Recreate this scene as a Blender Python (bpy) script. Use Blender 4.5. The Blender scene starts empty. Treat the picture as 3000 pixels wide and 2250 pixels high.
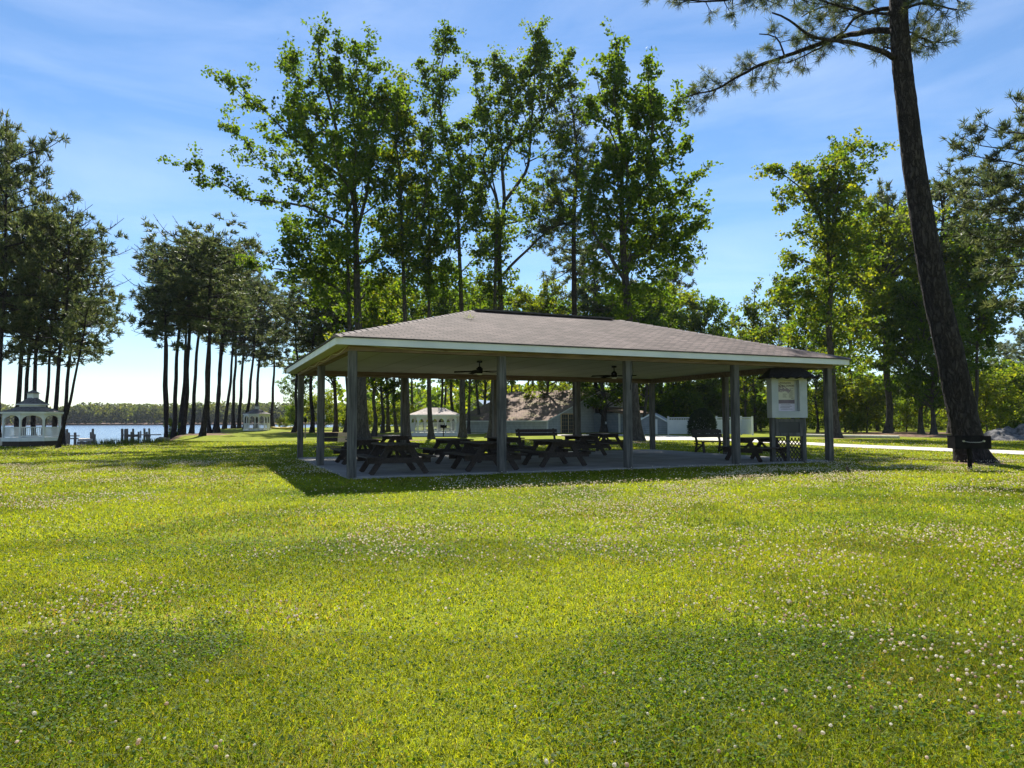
import bpy, bmesh, math, random
import numpy as np
from mathutils import Vector, Matrix, Euler
R = math.radians
# ---------------------------------------------------------------- camera, sky, sun, exposure
scene = bpy.context.scene
C = scene.collection
F_PX, PITCH, ROLL, CAM_Z = 2048.1, .0523, -.0029, 1.356
cam_d = bpy.data.cameras.new('camera'); cam = bpy.data.objects.new('camera', cam_d); C.objects.link(cam)
cam_d.sensor_width = 36; cam_d.lens = 36 * F_PX / 3000; cam_d.clip_start = .1; cam_d.clip_end = 6000
cam.matrix_world = Matrix.Translation((0, 0, CAM_Z)) @ Matrix.Rotation(R(90) + PITCH, 4, 'X') @ Matrix.Rotation(ROLL, 4, 'Z')
scene.camera = cam
SUN = Vector((-.112, 1, 1.02)).normalized()
SUN_ELEV = math.asin(SUN.z); SUN_AZ = math.atan2(SUN.x, SUN.y)
world = bpy.data.worlds.new('World'); scene.world = world; world.use_nodes = True
nt = world.node_tree; nt.nodes.clear()
def wn(t, **k):
    n = nt.nodes.new(t)
    for a, b in k.items(): setattr(n, a, b)
    return n
w_out = wn('ShaderNodeOutputWorld'); w_bg = wn('ShaderNodeBackground'); w_sky = wn('ShaderNodeTexSky')
w_sky.sky_type = 'NISHITA'; w_sky.sun_disc = False; w_sky.sun_elevation = SUN_ELEV; w_sky.sun_rotation = SUN_AZ
w_sky.altitude = 0; w_sky.air_density = 1.0; w_sky.dust_density = 0.0; w_sky.ozone_density = 4.0
w_bg.inputs['Strength'].default_value = .062
# thin cirrus: stretched noise over the sky directions, brightening the sky itself
w_tc = wn('ShaderNodeTexCoord'); w_map = wn('ShaderNodeMapping'); w_map.inputs['Scale'].default_value = (1.6, 1.2, 7.0)
w_map.inputs['Rotation'].default_value = (R(8), R(14), R(10))
w_n = wn('ShaderNodeTexNoise'); w_n.inputs['Scale'].default_value = 2.2; w_n.inputs['Detail'].default_value = 7
w_n.inputs['Roughness'].default_value = .55; w_n.inputs['Distortion'].default_value = .6
w_r = wn('ShaderNodeValToRGB'); w_r.color_ramp.elements[0].position = .40; w_r.color_ramp.elements[1].position = .85
w_r.color_ramp.elements[0].color = (.07, .07, .07, 1); w_r.color_ramp.elements[1].color = (.25, .25, .25, 1)
w_mix = wn('ShaderNodeMixRGB'); w_mix.inputs[2].default_value = (9.5, 10.2, 11.5, 1)
w_hsv = wn('ShaderNodeHueSaturation'); w_hsv.inputs['Saturation'].default_value = 1.2
L = nt.links.new
L(w_tc.outputs['Generated'], w_map.inputs[0]); L(w_map.outputs[0], w_n.inputs['Vector']); L(w_n.outputs[0], w_r.inputs[0])
L(w_sky.outputs[0], w_hsv.inputs['Color']); L(w_hsv.outputs[0], w_mix.inputs[1]); L(w_r.outputs[0], w_mix.inputs[0]); L(w_mix.outputs[0], w_bg.inputs['Color']); L(w_bg.outputs[0], w_out.inputs[0])
sun_d = bpy.data.lights.new('sun', 'SUN'); sun = bpy.data.objects.new('sun', sun_d); C.objects.link(sun)
sun_d.energy = 4.9; sun_d.angle = R(.5); sun_d.color = (1, .95, .86)
sun.rotation_euler = SUN.to_track_quat('Z', 'Y').to_euler(); sun.location = (-10, 60, 60)
scene.view_settings.view_transform = 'Standard'; scene.view_settings.look = 'None'
scene.view_settings.exposure = 1.24; scene.view_settings.gamma = 1
scene.cycles.max_bounces = 8; scene.cycles.diffuse_bounces = 2; scene.cycles.transmission_bounces = 4; scene.cycles.glossy_bounces = 2
scene.cycles.use_fast_gi = False
# ---------------------------------------------------------------- pixel of the 3000x2250 photo -> point of the place
_cp, _sp = math.cos(PITCH), math.sin(PITCH)
def ray(px, py):
    a, b = (px - 1500) / F_PX, (1125 - py) / F_PX
    cr, sr = math.cos(ROLL), math.sin(ROLL)
    x, u = a * cr - b * sr, a * sr + b * cr
    return Vector((x, _cp - u * _sp, _sp + u * _cp))
def at(px, py, Y):                       # the point seen there, Y metres ahead
    d = ray(px, py); return Vector((d.x / d.y * Y, Y, CAM_Z + d.z / d.y * Y))
def gnd(px, py, z=0.0):                  # the point of the level z seen there
    d = ray(px, py); t = (z - CAM_Z) / d.z; return Vector((d.x * t, d.y * t, z))
# ---------------------------------------------------------------- mesh helpers
class Buf:
    def __init__(s): s.v = []; s.f = []; s.n = 0; s.col = []
    def add(s, verts, faces, mat=0, col=None):
        verts = np.asarray(verts, float).reshape(-1, 3); faces = np.asarray(faces, int)
        s.v.append(verts); s.f.append((faces + s.n, mat)); s.n += len(verts)
        if col is not None: s.col.append(np.asarray(col, float).reshape(-1, 3))
        return s
def build(name, buf, mats, parent=None, smooth=False):
    if not isinstance(mats, (list, tuple)): mats = [mats]
    me = bpy.data.meshes.new(name)
    v = np.concatenate(buf.v).astype(np.float32)
    me.vertices.add(len(v)); me.vertices.foreach_set('co', v.ravel())
    nl = sum(f.size for f, _ in buf.f); nf = sum(len(f) for f, _ in buf.f)
    me.loops.add(nl); me.loops.foreach_set('vertex_index', np.concatenate([f.ravel() for f, _ in buf.f]).astype(np.int32))
    tot = np.concatenate([np.full(len(f), f.shape[1]) for f, _ in buf.f]).astype(np.int32)
    me.polygons.add(nf); me.polygons.foreach_set('loop_start', (np.cumsum(tot) - tot).astype(np.int32))
    me.polygons.foreach_set('material_index', np.concatenate([np.full(len(f), m) for f, m in buf.f]).astype(np.int32))
    me.polygons.foreach_set('use_smooth', np.full(nf, smooth))
    for m in mats: me.materials.append(m)
    me.update(calc_edges=True)
    if buf.col:
        a = me.attributes.new('tint', 'FLOAT_COLOR', 'POINT')
        c = np.concatenate(buf.col); a.data.foreach_set('color', np.c_[c, np.ones(len(c))].astype(np.float32).ravel())
    o = bpy.data.objects.new(name, me); C.objects.link(o)
    if parent: o.parent = parent
    return o
BOXF = np.array([[0, 3, 2, 1], [4, 5, 6, 7], [0, 1, 5, 4], [1, 2, 6, 5], [2, 3, 7, 6], [3, 0, 4, 7]])
def box(b, x0, x1, y0, y1, z0, z1, mat=0):
    b.add([(x0, y0, z0), (x1, y0, z0), (x1, y1, z0), (x0, y1, z0), (x0, y0, z1), (x1, y0, z1), (x1, y1, z1), (x0, y1, z1)], BOXF, mat); return b
def beam(b, p, q, w, h, mat=0, up=(0, 0, 1)):     # a bar of section w x h from p to q
    p, q = Vector(p), Vector(q); d = (q - p).normalized(); s = d.cross(Vector(up))
    if s.length < 1e-4: s = d.cross(Vector((1, 0, 0)))
    s.normalize(); u = s.cross(d)
    r = []
    for e in (p, q):
        for a, c in ((-1, -1), (1, -1), (1, 1), (-1, 1)): r.append(e + s * a * w / 2 + u * c * h / 2)
    b.add([tuple(x) for x in r], [[0, 1, 2, 3], [7, 6, 5, 4], [0, 4, 5, 1], [1, 5, 6, 2], [2, 6, 7, 3], [3, 7, 4, 0]], mat); return b
def tube(b, pts, rad, n=6, mat=0, col=None, wob=None):
    pts = np.asarray(pts, float); m = len(pts); rad = np.broadcast_to(np.asarray(rad, float), (m,))
    t = np.gradient(pts, axis=0); t /= np.linalg.norm(t, axis=1)[:, None] + 1e-9
    ref = np.array([1., 0, 0]) if abs(t[0] @ [0, 0, 1]) > .8 else np.array([0, 0, 1.])
    a = np.cross(t, ref); a /= np.linalg.norm(a, axis=1)[:, None] + 1e-9; c = np.cross(t, a)
    an = np.arange(n) * 2 * np.pi / n
    rr = rad[:, None] * (np.ones((m, n)) if wob is None else wob)
    v = pts[:, None] + rr[..., None] * (np.cos(an)[None, :, None] * a[:, None] + np.sin(an)[None, :, None] * c[:, None])
    i = np.arange(m - 1)[:, None] * n; j = np.arange(n)[None]; k = (j + 1) % n
    f = np.stack([i + j, i + k, i + n + k, i + n + j], -1).reshape(-1, 4)
    b.add(v.reshape(-1, 3), f, mat, None if col is None else np.tile(col, (m * n, 1)))
    if n <= 16 and col is None:
        b.add(v[-1], [list(range(n))], mat); b.add(v[0], [list(range(n))[::-1]], mat)
    return b
def prism(b, poly, z0, z1, mat=0):
    n = len(poly)
    b.add([(x, y, z0) for x, y in poly] + [(x, y, z1) for x, y in poly], [[i, (i + 1) % n, n + (i + 1) % n, n + i] for i in range(n)], mat)
    b.add([(x, y, z1) for x, y in poly], [list(range(n))], mat); b.add([(x, y, z0) for x, y in poly], [list(range(n))[::-1]], mat); return b
def tag(o, label=None, cat=None, group=None, kind=None):
    for k, v in (('label', label), ('category', cat), ('group', group), ('kind', kind)):
        if v: o[k] = v
    return o
def empty(name, loc, rz=0., label=None, cat=None, group=None):
    o = bpy.data.objects.new(name, None); C.objects.link(o); o.location = loc; o.rotation_euler = (0, 0, rz); o.empty_display_size = .3
    return tag(o, label, cat, group)
def copy_tree(o, parent=None):
    c = o.copy(); C.objects.link(c); c.parent = parent
    for ch in list(o.children): copy_tree(ch, c)
    return c
# smooth value noise on the plane
def vnoise(x, y, scale, seed):
    g = np.random.default_rng(seed).random((256, 256)); x = x / scale + 1000.37; y = y / scale + 1000.61
    xi, yi = np.floor(x).astype(int), np.floor(y).astype(int); fx, fy = x - xi, y - yi
    fx, fy = fx * fx * (3 - 2 * fx), fy * fy * (3 - 2 * fy); q = lambda i, j: g[i & 255, j & 255]
    return (q(xi, yi) * (1 - fx) + q(xi + 1, yi) * fx) * (1 - fy) + (q(xi, yi + 1) * (1 - fx) + q(xi + 1, yi + 1) * fx) * fy
def fnoise(x, y, s, seed): return (vnoise(x, y, s, seed) * 4 + vnoise(x, y, s / 2, seed + 1) * 2 + vnoise(x, y, s / 4, seed + 2)) / 7
# ---------------------------------------------------------------- materials
def new_mat(name):
    m = bpy.data.materials.new(name); m.use_nodes = True; n = m.node_tree; n.nodes.clear()
    out = n.nodes.new('ShaderNodeOutputMaterial'); return m, n, out
def surf(name, c1, c2=None, scale=4., stretch=(1, 1, 1), rough=.7, bump=.0, detail=5, spec=.3, metal=0., lo=.35, hi=.65, fine=0., c3=None, s3=1.0, t3=.6):
    """noise-mottled surface between two pigments, with optional larger stains and bump"""
    m, n, out = new_mat(name); N = n.nodes.new; K = n.links.new
    bs = N('ShaderNodeBsdfPrincipled'); K(bs.outputs[0], out.inputs[0])
    bs.inputs['Roughness'].default_value = rough; bs.inputs['Metallic'].default_value = metal; bs.inputs['Specular IOR Level'].default_value = spec
    if c2 is None: c2 = c1
    tc = N('ShaderNodeTexCoord'); oi = N('ShaderNodeObjectInfo'); ad = N('ShaderNodeVectorMath'); ad.operation = 'ADD'
    sc = N('ShaderNodeVectorMath'); sc.operation = 'SCALE'; cx = N('ShaderNodeCombineXYZ')
    for i in range(3): K(oi.outputs['Random'], cx.inputs[i])
    K(cx.outputs[0], sc.inputs[0]); sc.inputs['Scale'].default_value = 37.
    K(tc.outputs['Object'], ad.inputs[0]); K(sc.outputs[0], ad.inputs[1])
    mp = N('ShaderNodeMapping'); mp.inputs['Scale'].default_value = stretch; K(ad.outputs[0], mp.inputs[0])
    no = N('ShaderNodeTexNoise'); no.inputs['Scale'].default_value = scale; no.inputs['Detail'].default_value = detail; K(mp.outputs[0], no.inputs['Vector'])
    rp = N('ShaderNodeValToRGB'); e = rp.color_ramp.elements
    e[0].position, e[1].position = lo, hi; e[0].color = (*c1, 1); e[1].color = (*c2, 1); K(no.outputs[0], rp.inputs[0])
    col = rp.outputs[0]
    if c3 is not None:
        n3 = N('ShaderNodeTexNoise'); n3.inputs['Scale'].default_value = s3; n3.inputs['Detail'].default_value = 6; K(ad.outputs[0], n3.inputs['Vector'])
        r3 = N('ShaderNodeValToRGB'); r3.color_ramp.elements[0].position = t3; r3.color_ramp.elements[1].position = t3 + .15; K(n3.outputs[0], r3.inputs[0])
        mx = N('ShaderNodeMixRGB'); K(r3.outputs[0], mx.inputs[0]); K(col, mx.inputs[1]); mx.inputs[2].default_value = (*c3, 1); col = mx.outputs[0]
    K(col, bs.inputs['Base Color'])
    if bump:
        bp = N('ShaderNodeBump'); bp.inputs['Strength'].default_value = bump; bp.inputs['Distance'].default_value = .02
        K(no.outputs[0], bp.inputs['Height']); K(bp.outputs[0], bs.inputs['Normal'])
    return m
def leaf_mat(name, trans=.5, tcol=(1.5, 1.45, .55), rough=.45, spec=.35):
    m, n, out = new_mat(name); N = n.nodes.new; K = n.links.new
    at_ = N('ShaderNodeAttribute'); at_.attribute_name = 'tint'
    bs = N('ShaderNodeBsdfPrincipled'); bs.inputs['Roughness'].default_value = rough; bs.inputs['Specular IOR Level'].default_value = spec
    tr = N('ShaderNodeBsdfTranslucent'); mu = N('ShaderNodeMixRGB'); mu.blend_type = 'MULTIPLY'; mu.inputs[0].default_value = 1; mu.inputs[2].default_value = (*tcol, 1)
    K(at_.outputs['Color'], bs.inputs['Base Color']); K(at_.outputs['Color'], mu.inputs[1]); K(mu.outputs[0], tr.inputs[0])
    mx = N('ShaderNodeMixShader'); mx.inputs[0].default_value = trans; K(bs.outputs[0], mx.inputs[1]); K(tr.outputs[0], mx.inputs[2]); K(mx.outputs[0], out.inputs[0])
    return m
def shingle(name, swap, c1, c2, mortar, w=.30, h=.145, moss=None):
    m, n, out = new_mat(name); N = n.nodes.new; K = n.links.new
    bs = N('ShaderNodeBsdfPrincipled'); bs.inputs['Roughness'].default_value = .9; bs.inputs['Specular IOR Level'].default_value = .15; K(bs.outputs[0], out.inputs[0])
    tc = N('ShaderNodeTexCoord'); sp = N('ShaderNodeSeparateXYZ'); cb = N('ShaderNodeCombineXYZ'); K(tc.outputs['Object'], sp.inputs[0])
    K(sp.outputs[1 if swap else 0], cb.inputs[0]); K(sp.outputs[0 if swap else 1], cb.inputs[1])
    br = N('ShaderNodeTexBrick'); K(cb.outputs[0], br.inputs['Vector']); br.inputs['Scale'].default_value = 1
    br.inputs['Brick Width'].default_value = w; br.inputs['Row Height'].default_value = h; br.inputs['Mortar Size'].default_value = .017
    br.inputs['Mortar Smooth'].default_value = .2; br.inputs['Bias'].default_value = -.1
    br.inputs['Color1'].default_value = (*c1, 1); br.inputs['Color2'].default_value = (*c2, 1); br.inputs['Mortar'].default_value = (*mortar, 1)
    no = N('ShaderNodeTexNoise'); no.inputs['Scale'].default_value = .45; no.inputs['Detail'].default_value = 8; K(tc.outputs['Object'], no.inputs['Vector'])
    rp = N('ShaderNodeValToRGB'); rp.color_ramp.elements[0].position = .38; rp.color_ramp.elements[1].position = .66
    rp.color_ramp.elements[0].color = (.72, .70, .68, 1); rp.color_ramp.elements[1].color = (1.12, 1.1, 1.08, 1); K(no.outputs[0], rp.inputs[0])
    mu = N('ShaderNodeMixRGB'); mu.blend_type = 'MULTIPLY'; mu.inputs[0].default_value = 1; K(br.outputs['Color'], mu.inputs[1]); K(rp.outputs[0], mu.inputs[2])
    col = mu.outputs[0]
    n2 = N('ShaderNodeTexNoise'); n2.inputs['Scale'].default_value = 60; K(tc.outputs['Object'], n2.inputs['Vector'])
    r2 = N('ShaderNodeValToRGB'); r2.color_ramp.elements[0].color = (.75, .75, .75, 1); r2.color_ramp.elements[1].color = (1.2, 1.2, 1.2, 1); K(n2.outputs[0], r2.inputs[0])
    m2 = N('ShaderNodeMixRGB'); m2.blend_type = 'MULTIPLY'; m2.inputs[0].default_value = 1; K(col, m2.inputs[1]); K(r2.outputs[0], m2.inputs[2]); col = m2.outputs[0]
    if moss:
        n3 = N('ShaderNodeTexNoise'); n3.inputs['Scale'].default_value = .7; n3.inputs['Detail'].default_value = 7; K(tc.outputs['Object'], n3.inputs['Vector'])
        r3 = N('ShaderNodeValToRGB'); r3.color_ramp.elements[0].position = .5; r3.color_ramp.elements[1].position = .72; K(n3.outputs[0], r3.inputs[0])
        m3 = N('ShaderNodeMixRGB'); K(r3.outputs[0], m3.inputs[0]); K(col, m3.inputs[1]); m3.inputs[2].default_value = (*moss, 1); col = m3.outputs[0]
    K(col, bs.inputs['Base Color'])
    bp = N('ShaderNodeBump'); bp.inputs['Strength'].default_value = .7; bp.inputs['Distance'].default_value = .01; bp.invert = True
    K(br.outputs['Fac'], bp.inputs['Height']); K(bp.outputs[0], bs.inputs['Normal'])
    return m
def bark_mat(name, c1, c2, scale=9., zs=.28, bump=.9):
    m, n, out = new_mat(name); N = n.nodes.new; K = n.links.new
    bs = N('ShaderNodeBsdfPrincipled'); bs.inputs['Roughness'].default_value = .92; bs.inputs['Specular IOR Level'].default_value = .12; K(bs.outputs[0], out.inputs[0])
    tc = N('ShaderNodeTexCoord'); mp = N('ShaderNodeMapping'); mp.inputs['Scale'].default_value = (1, 1, zs); K(tc.outputs['Object'], mp.inputs[0])
    nz = N('ShaderNodeTexNoise'); nz.inputs['Scale'].default_value = scale * .8; nz.inputs['Detail'].default_value = 6; K(mp.outputs[0], nz.inputs['Vector'])
    md = N('ShaderNodeMixRGB'); md.inputs[0].default_value = .25; K(mp.outputs[0], md.inputs[1]); K(nz.outputs['Color'], md.inputs[2])
    vo = N('ShaderNodeTexVoronoi'); vo.feature = 'DISTANCE_TO_EDGE'; vo.inputs['Scale'].default_value = scale; K(md.outputs[0], vo.inputs['Vector'])
    rp = N('ShaderNodeValToRGB'); rp.color_ramp.elements[0].position = 0; rp.color_ramp.elements[1].position = .16
    rp.color_ramp.elements[0].color = (.38, .36, .36, 1); rp.color_ramp.elements[1].color = (1, 1, 1, 1); K(vo.outputs[0], rp.inputs[0])
    r2 = N('ShaderNodeValToRGB'); r2.color_ramp.elements[0].position = .3; r2.color_ramp.elements[1].position = .7
    r2.color_ramp.elements[0].color = (*c1, 1); r2.color_ramp.elements[1].color = (*c2, 1); K(nz.outputs[0], r2.inputs[0])
    mu = N('ShaderNodeMixRGB'); mu.blend_type = 'MULTIPLY'; mu.inputs[0].default_value = .8; K(r2.outputs[0], mu.inputs[1]); K(rp.outputs[0], mu.inputs[2]); K(mu.outputs[0], bs.inputs['Base Color'])
    ma = N('ShaderNodeMath'); ma.operation = 'MULTIPLY'; ma.inputs[1].default_value = .7; K(nz.outputs[0], ma.inputs[0])
    a2 = N('ShaderNodeMath'); a2.operation = 'ADD'; mi = N('ShaderNodeMath'); mi.operation = 'MINIMUM'; mi.inputs[1].default_value = .2; K(vo.outputs[0], mi.inputs[0]); m3 = N('ShaderNodeMath'); m3.operation = 'MULTIPLY'; m3.inputs[1].default_value = 4; K(mi.outputs[0], m3.inputs[0])
    K(m3.outputs[0], a2.inputs[0]); K(ma.outputs[0], a2.inputs[1])
    bp = N('ShaderNodeBump'); bp.inputs['Strength'].default_value = bump; bp.inputs['Distance'].default_value = .04; K(a2.outputs[0], bp.inputs['Height']); K(bp.outputs[0], bs.inputs['Normal'])
    return m
def siding(name, c1, c2, row=.18):
    m, n, out = new_mat(name); N = n.nodes.new; K = n.links.new
    bs = N('ShaderNodeBsdfPrincipled'); bs.inputs['Roughness'].default_value = .75; K(bs.outputs[0], out.inputs[0])
    tc = N('ShaderNodeTexCoord'); sp = N('ShaderNodeSeparateXYZ'); K(tc.outputs['Object'], sp.inputs[0])
    dv = N('ShaderNodeMath'); dv.operation = 'DIVIDE'; dv.inputs[1].default_value = row; K(sp.outputs[2], dv.inputs[0])
    fr = N('ShaderNodeMath'); fr.operation = 'FRACT'; K(dv.outputs[0], fr.inputs[0])
    lt = N('ShaderNodeMath'); lt.operation = 'LESS_THAN'; lt.inputs[1].default_value = .12; K(fr.outputs[0], lt.inputs[0])
    no = N('ShaderNodeTexNoise'); no.inputs['Scale'].default_value = 2.5; no.inputs['Detail'].default_value = 6; K(tc.outputs['Object'], no.inputs['Vector'])
    rp = N('ShaderNodeValToRGB'); rp.color_ramp.elements[0].position = .35; rp.color_ramp.elements[1].position = .65
    rp.color_ramp.elements[0].color = (*c1, 1); rp.color_ramp.elements[1].color = (*c2, 1); K(no.outputs[0], rp.inputs[0])
    mx = N('ShaderNodeMixRGB'); K(lt.outputs[0], mx.inputs[0]); K(rp.outputs[0], mx.inputs[1]); mx.inputs[2].default_value = (*[x * .45 for x in c1], 1); K(mx.outputs[0], bs.inputs['Base Color'])
    bp = N('ShaderNodeBump'); bp.inputs['Distance'].default_value = .02; bp.inputs['Strength'].default_value = .6; K(fr.outputs[0], bp.inputs['Height']); K(bp.outputs[0], bs.inputs['Normal'])
    return m
M = {}
M['post'] = surf('weathered_grey_timber', (.055, .053, .05), (.14, .132, .12), 3.2, (6, 6, .5), .85, .5, c3=(.065, .062, .058), s3=1.6, t3=.60)
M['beam'] = surf('treated_brown_timber', (.12, .085, .06), (.21, .15, .11), 3.0, (.6, 5, 6), .8, .35)
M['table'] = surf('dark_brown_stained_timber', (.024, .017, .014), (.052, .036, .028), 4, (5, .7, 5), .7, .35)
M['sunpatch_board'] = surf('painted_sun_patch_board', (.62, .42, .23), (.78, .56, .34), 3, (1, 5, 5), .75, .2)  # sunlight on the left bench's backrest, put into the board colour
M['white'] = surf('white_painted_wood', (.62, .64, .63), (.72, .73, .70), 2.5, (1, 1, 1), .55, .05, c3=(.58, .59, .56), s3=2.3, t3=.62)
M['fascia'] = surf('white_painted_fascia', (.58, .61, .62), (.68, .70, .69), 1.4, (1, 1, 1), .5, .05, c3=(.52, .54, .50), s3=1.2, t3=.63)
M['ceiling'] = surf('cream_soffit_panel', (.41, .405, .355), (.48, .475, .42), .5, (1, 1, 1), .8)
M['seam'] = surf('panel_joint', (.30, .28, .23))
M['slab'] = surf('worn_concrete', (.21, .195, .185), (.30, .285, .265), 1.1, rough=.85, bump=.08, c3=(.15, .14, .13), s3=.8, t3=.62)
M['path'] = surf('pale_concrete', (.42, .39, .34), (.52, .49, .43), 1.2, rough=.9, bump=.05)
M['roof_f'] = shingle('brown_shingle_long_slope', False, (.095, .072, .066), (.185, .142, .13), (.03, .025, .024))
M['roof_s'] = shingle('brown_shingle_hip_slope', True, (.095, .072, .066), (.185, .142, .13), (.03, .025, .024))
M['roofdark'] = surf('dark_ridge_cap', (.05, .045, .042), (.09, .08, .075), 5, rough=.9)
M['black'] = surf('black_metal', (.005, .005, .006), (.014, .013, .013), 8, rough=.8, spec=.05, bump=.1)
M['steel'] = surf('bright_steel', (.55, .54, .52), (.75, .74, .72), 6, rough=.35, metal=1.)
M['cable'] = surf('grey_cable', (.40, .38, .34), (.5, .48, .44), 5)
M['pinebark'] = bark_mat('pine_bark', (.026, .023, .025), (.062, .052, .050), 11, .34, 1.4)
M['bark'] = bark_mat('hardwood_bark', (.05, .044, .04), (.105, .095, .085), 11, .22)
M['leaf'] = leaf_mat('broad_leaf', .58, (2.7, 2.4, .5), .65, .18)
M['needle'] = leaf_mat('pine_needle', .46, (1.75, 1.85, 1.1), .55, .3)
M['grass'] = leaf_mat('grass_blade', .55, (1.7, 1.6, .45), .6, .15)
M['flower'] = leaf_mat('clover_blossom', .6, (1, 1, 1), .9, .1)
M['sidingblue'] = siding('grey_blue_siding', (.20, .23, .27), (.27, .30, .34))
M['sidinggrey'] = siding('pale_grey_siding', (.36, .38, .38), (.46, .48, .48))
M['vinyl'] = surf('white_vinyl', (.60, .63, .65), (.68, .70, .71), 1.5, rough=.4)
M['glass'] = surf('dark_window_glass', (.02, .024, .03), (.03, .035, .045), 2, rough=.3, spec=.3)
M['metalroof'] = surf('pale_metal_roof', (.45, .50, .56), (.6, .65, .7), 2, rough=.35, metal=.4)
M['greywood'] = surf('weathered_dock_timber', (.13, .11, .095), (.26, .23, .20), 4, (3, 3, .7), .9, .4)
M['deck'] = surf('pale_dock_planks', (.50, .42, .34), (.66, .58, .49), 4, (8, 1, 1), .85, .2)
M['rock'] = surf('grey_brown_rock', (.14, .115, .10), (.30, .26, .23), 3, rough=.9, bump=.7)
M['rubble'] = surf('grey_rubble', (.05, .05, .052), (.17, .165, .165), 5, rough=.95, bump=1.)
M['ground_log'] = surf('weathered_pale_timber', (.42, .38, .31), (.6, .56, .47), 3, (1, 5, 5), .85, .2)
M['yellow'] = surf('yellow_plastic', (.65, .45, .03), (.72, .5, .05), 2, rough=.4)
# ---------------------------------------------------------------- the setting: ground, water, path, slab
PX, PY, TH, PL, PW = -3.748, 16.387, .4132, 15.19, 9.68      # pavilion corner, heading, length, width
cu, su = math.cos(TH), math.sin(TH)
def pav(u, v, z=0.): return Vector((PX + u * cu - v * su, PY + u * su + v * cu, z))
shore_px = [(-900, 1301), (-300, 1301), (0, 1302), (200, 1303), (380, 1299), (447, 1295), (490, 1288), (530, 1279), (580, 1269), (640, 1262), (700, 1258), (760, 1256), (830, 1254), (900, 1252.5)]
shore = [gnd(*p) for p in shore_px]
wpoly = np.array([(p.x, p.y) for p in shore] + [(-38., 175.), (-20., 300.), (-10., 452.), (-420., 440.), (-700., 436.), (-900., 200.), (-700., 50.)])
def water_sd(x, y):                       # signed distance to the water's edge, positive inland
    x = np.asarray(x, float); y = np.asarray(y, float); d = np.full(x.shape, 1e9); ins = np.zeros(x.shape, bool)
    n = len(wpoly)
    for i in range(n):
        (ax, ay), (bx, by) = wpoly[i], wpoly[(i + 1) % n]
        ex, ey = bx - ax, by - ay; t = np.clip(((x - ax) * ex + (y - ay) * ey) / (ex * ex + ey * ey), 0, 1)
        d = np.minimum(d, np.hypot(x - ax - t * ex, y - ay - t * ey))
        c = (ay > y) != (by > y); ins ^= c & (x < (bx - ax) * (y - ay) / (by - ay + 1e-12) + ax)
    return np.where(ins, -d, d)
WATER_Z = -.8
def mounds(x, y):                         # low swells under the waterside pines and around the big pine's foot
    z = 0 * x
    for px, py, r, h in MOUNDS: z = z + h * np.exp(-((x - px) ** 2 + (y - py) ** 2) / (2 * r * r))
    return z
MOUNDS = []
for px, py, r, h in ((548, 1281, 5, .22), (600, 1283, 4, .15), (660, 1262, 9, .35), (735, 1266, 9, .25), (1000, 1272, 5, .15), (2850, 1364, 1.3, .09), (2600, 1276, 3, .16), (2720, 1281, 3, .14)):
    g = gnd(px, py); MOUNDS.append((g.x, g.y, r, h))
def ground_z(x, y):
    sd = water_sd(x, y); s = np.clip((sd + 2.2) / 2.8, 0, 1); s = s * s * (3 - 2 * s)
    return (-1.9) * (1 - s) + mounds(x, y) * s
STRAW = []                                # (x, y, radius): bare needle-strewn soil at the feet of trees
for px, py, r in ((484, 1281, 2.5), (508, 1279, 3), (540, 1281, 3), (575, 1272, 3.5), (600, 1283, 2.2), (628, 1262, 5), (660, 1257, 6), (702, 1260, 6), (745, 1262, 6), (12, 1290, 2), (108, 1290, 3), (172, 1300, 2),
                  (915, 1270, 4), (983, 1270, 4), (1064, 1287, 1.6), (1095, 1279, 2.5), (1136, 1276, 3), (1192, 1290, 1.4), (1257, 1279, 2.), (2600, 1277, 3.2), (2700, 1279, 3), (2735, 1282, 3), (2445, 1284, 1.6), (2855, 1365, .9), (2925, 1362, .45), (1860, 1296, 1.4), (1769, 1274, 2), (1690, 1279, 1.5), (2560, 1270, 6), (2650, 1268, 6)):
    g = gnd(px, py); STRAW.append((g.x, g.y, r))
def straw(x, y):
    m = 0 * x
    for sx, sy, r in STRAW: m = np.maximum(m, np.exp(-((x - sx) ** 2 + (y - sy) ** 2) / (2 * r * r) * 1.6))
    sd = water_sd(x, y); return np.clip(np.maximum(m, np.where(((sd > -3) & (sd < .6)) | ((y > 380) & (x < 40)), 1, 0)), 0, 1)
def spaced(lo, hi, near, c0, grow):       # fine spacing around c0, wider away from it
    up, s, p = [c0], near, c0
    while p < hi: s *= grow if p > c0 + 40 else 1.0; p += s; up.append(p)
    dn, s, p = [], near, c0
    while p > lo: s *= grow if p < c0 - 40 else 1.0; p -= s; dn.append(p)
    return np.array(dn[::-1] + up)
gx, gy = spaced(-1500, 1500, .8, 0, 1.07), spaced(-60, 2600, .7, 30, 1.06)
GX, GY = np.meshgrid(gx, gy); GZ = ground_z(GX, GY)
b = Buf(); nx, ny = len(gx), len(gy)
i = np.arange(ny - 1)[:, None] * nx + np.arange(nx - 1)[None]
s_ = straw(GX, GY)
b.add(np.stack([GX, GY, GZ], -1).reshape(-1, 3), np.stack([i, i + 1, i + nx + 1, i + nx], -1).reshape(-1, 4), 0, np.stack([s_, s_, s_], -1).reshape(-1, 3))
m, n, out = new_mat('lawn_ground'); N = n.nodes.new; K = n.links.new
bs = N('ShaderNodeBsdfPrincipled'); bs.inputs['Roughness'].default_value = .95; bs.inputs['Specular IOR Level'].default_value = .05; K(bs.outputs[0], out.inputs[0])
tc = N('ShaderNodeTexCoord')
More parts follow.
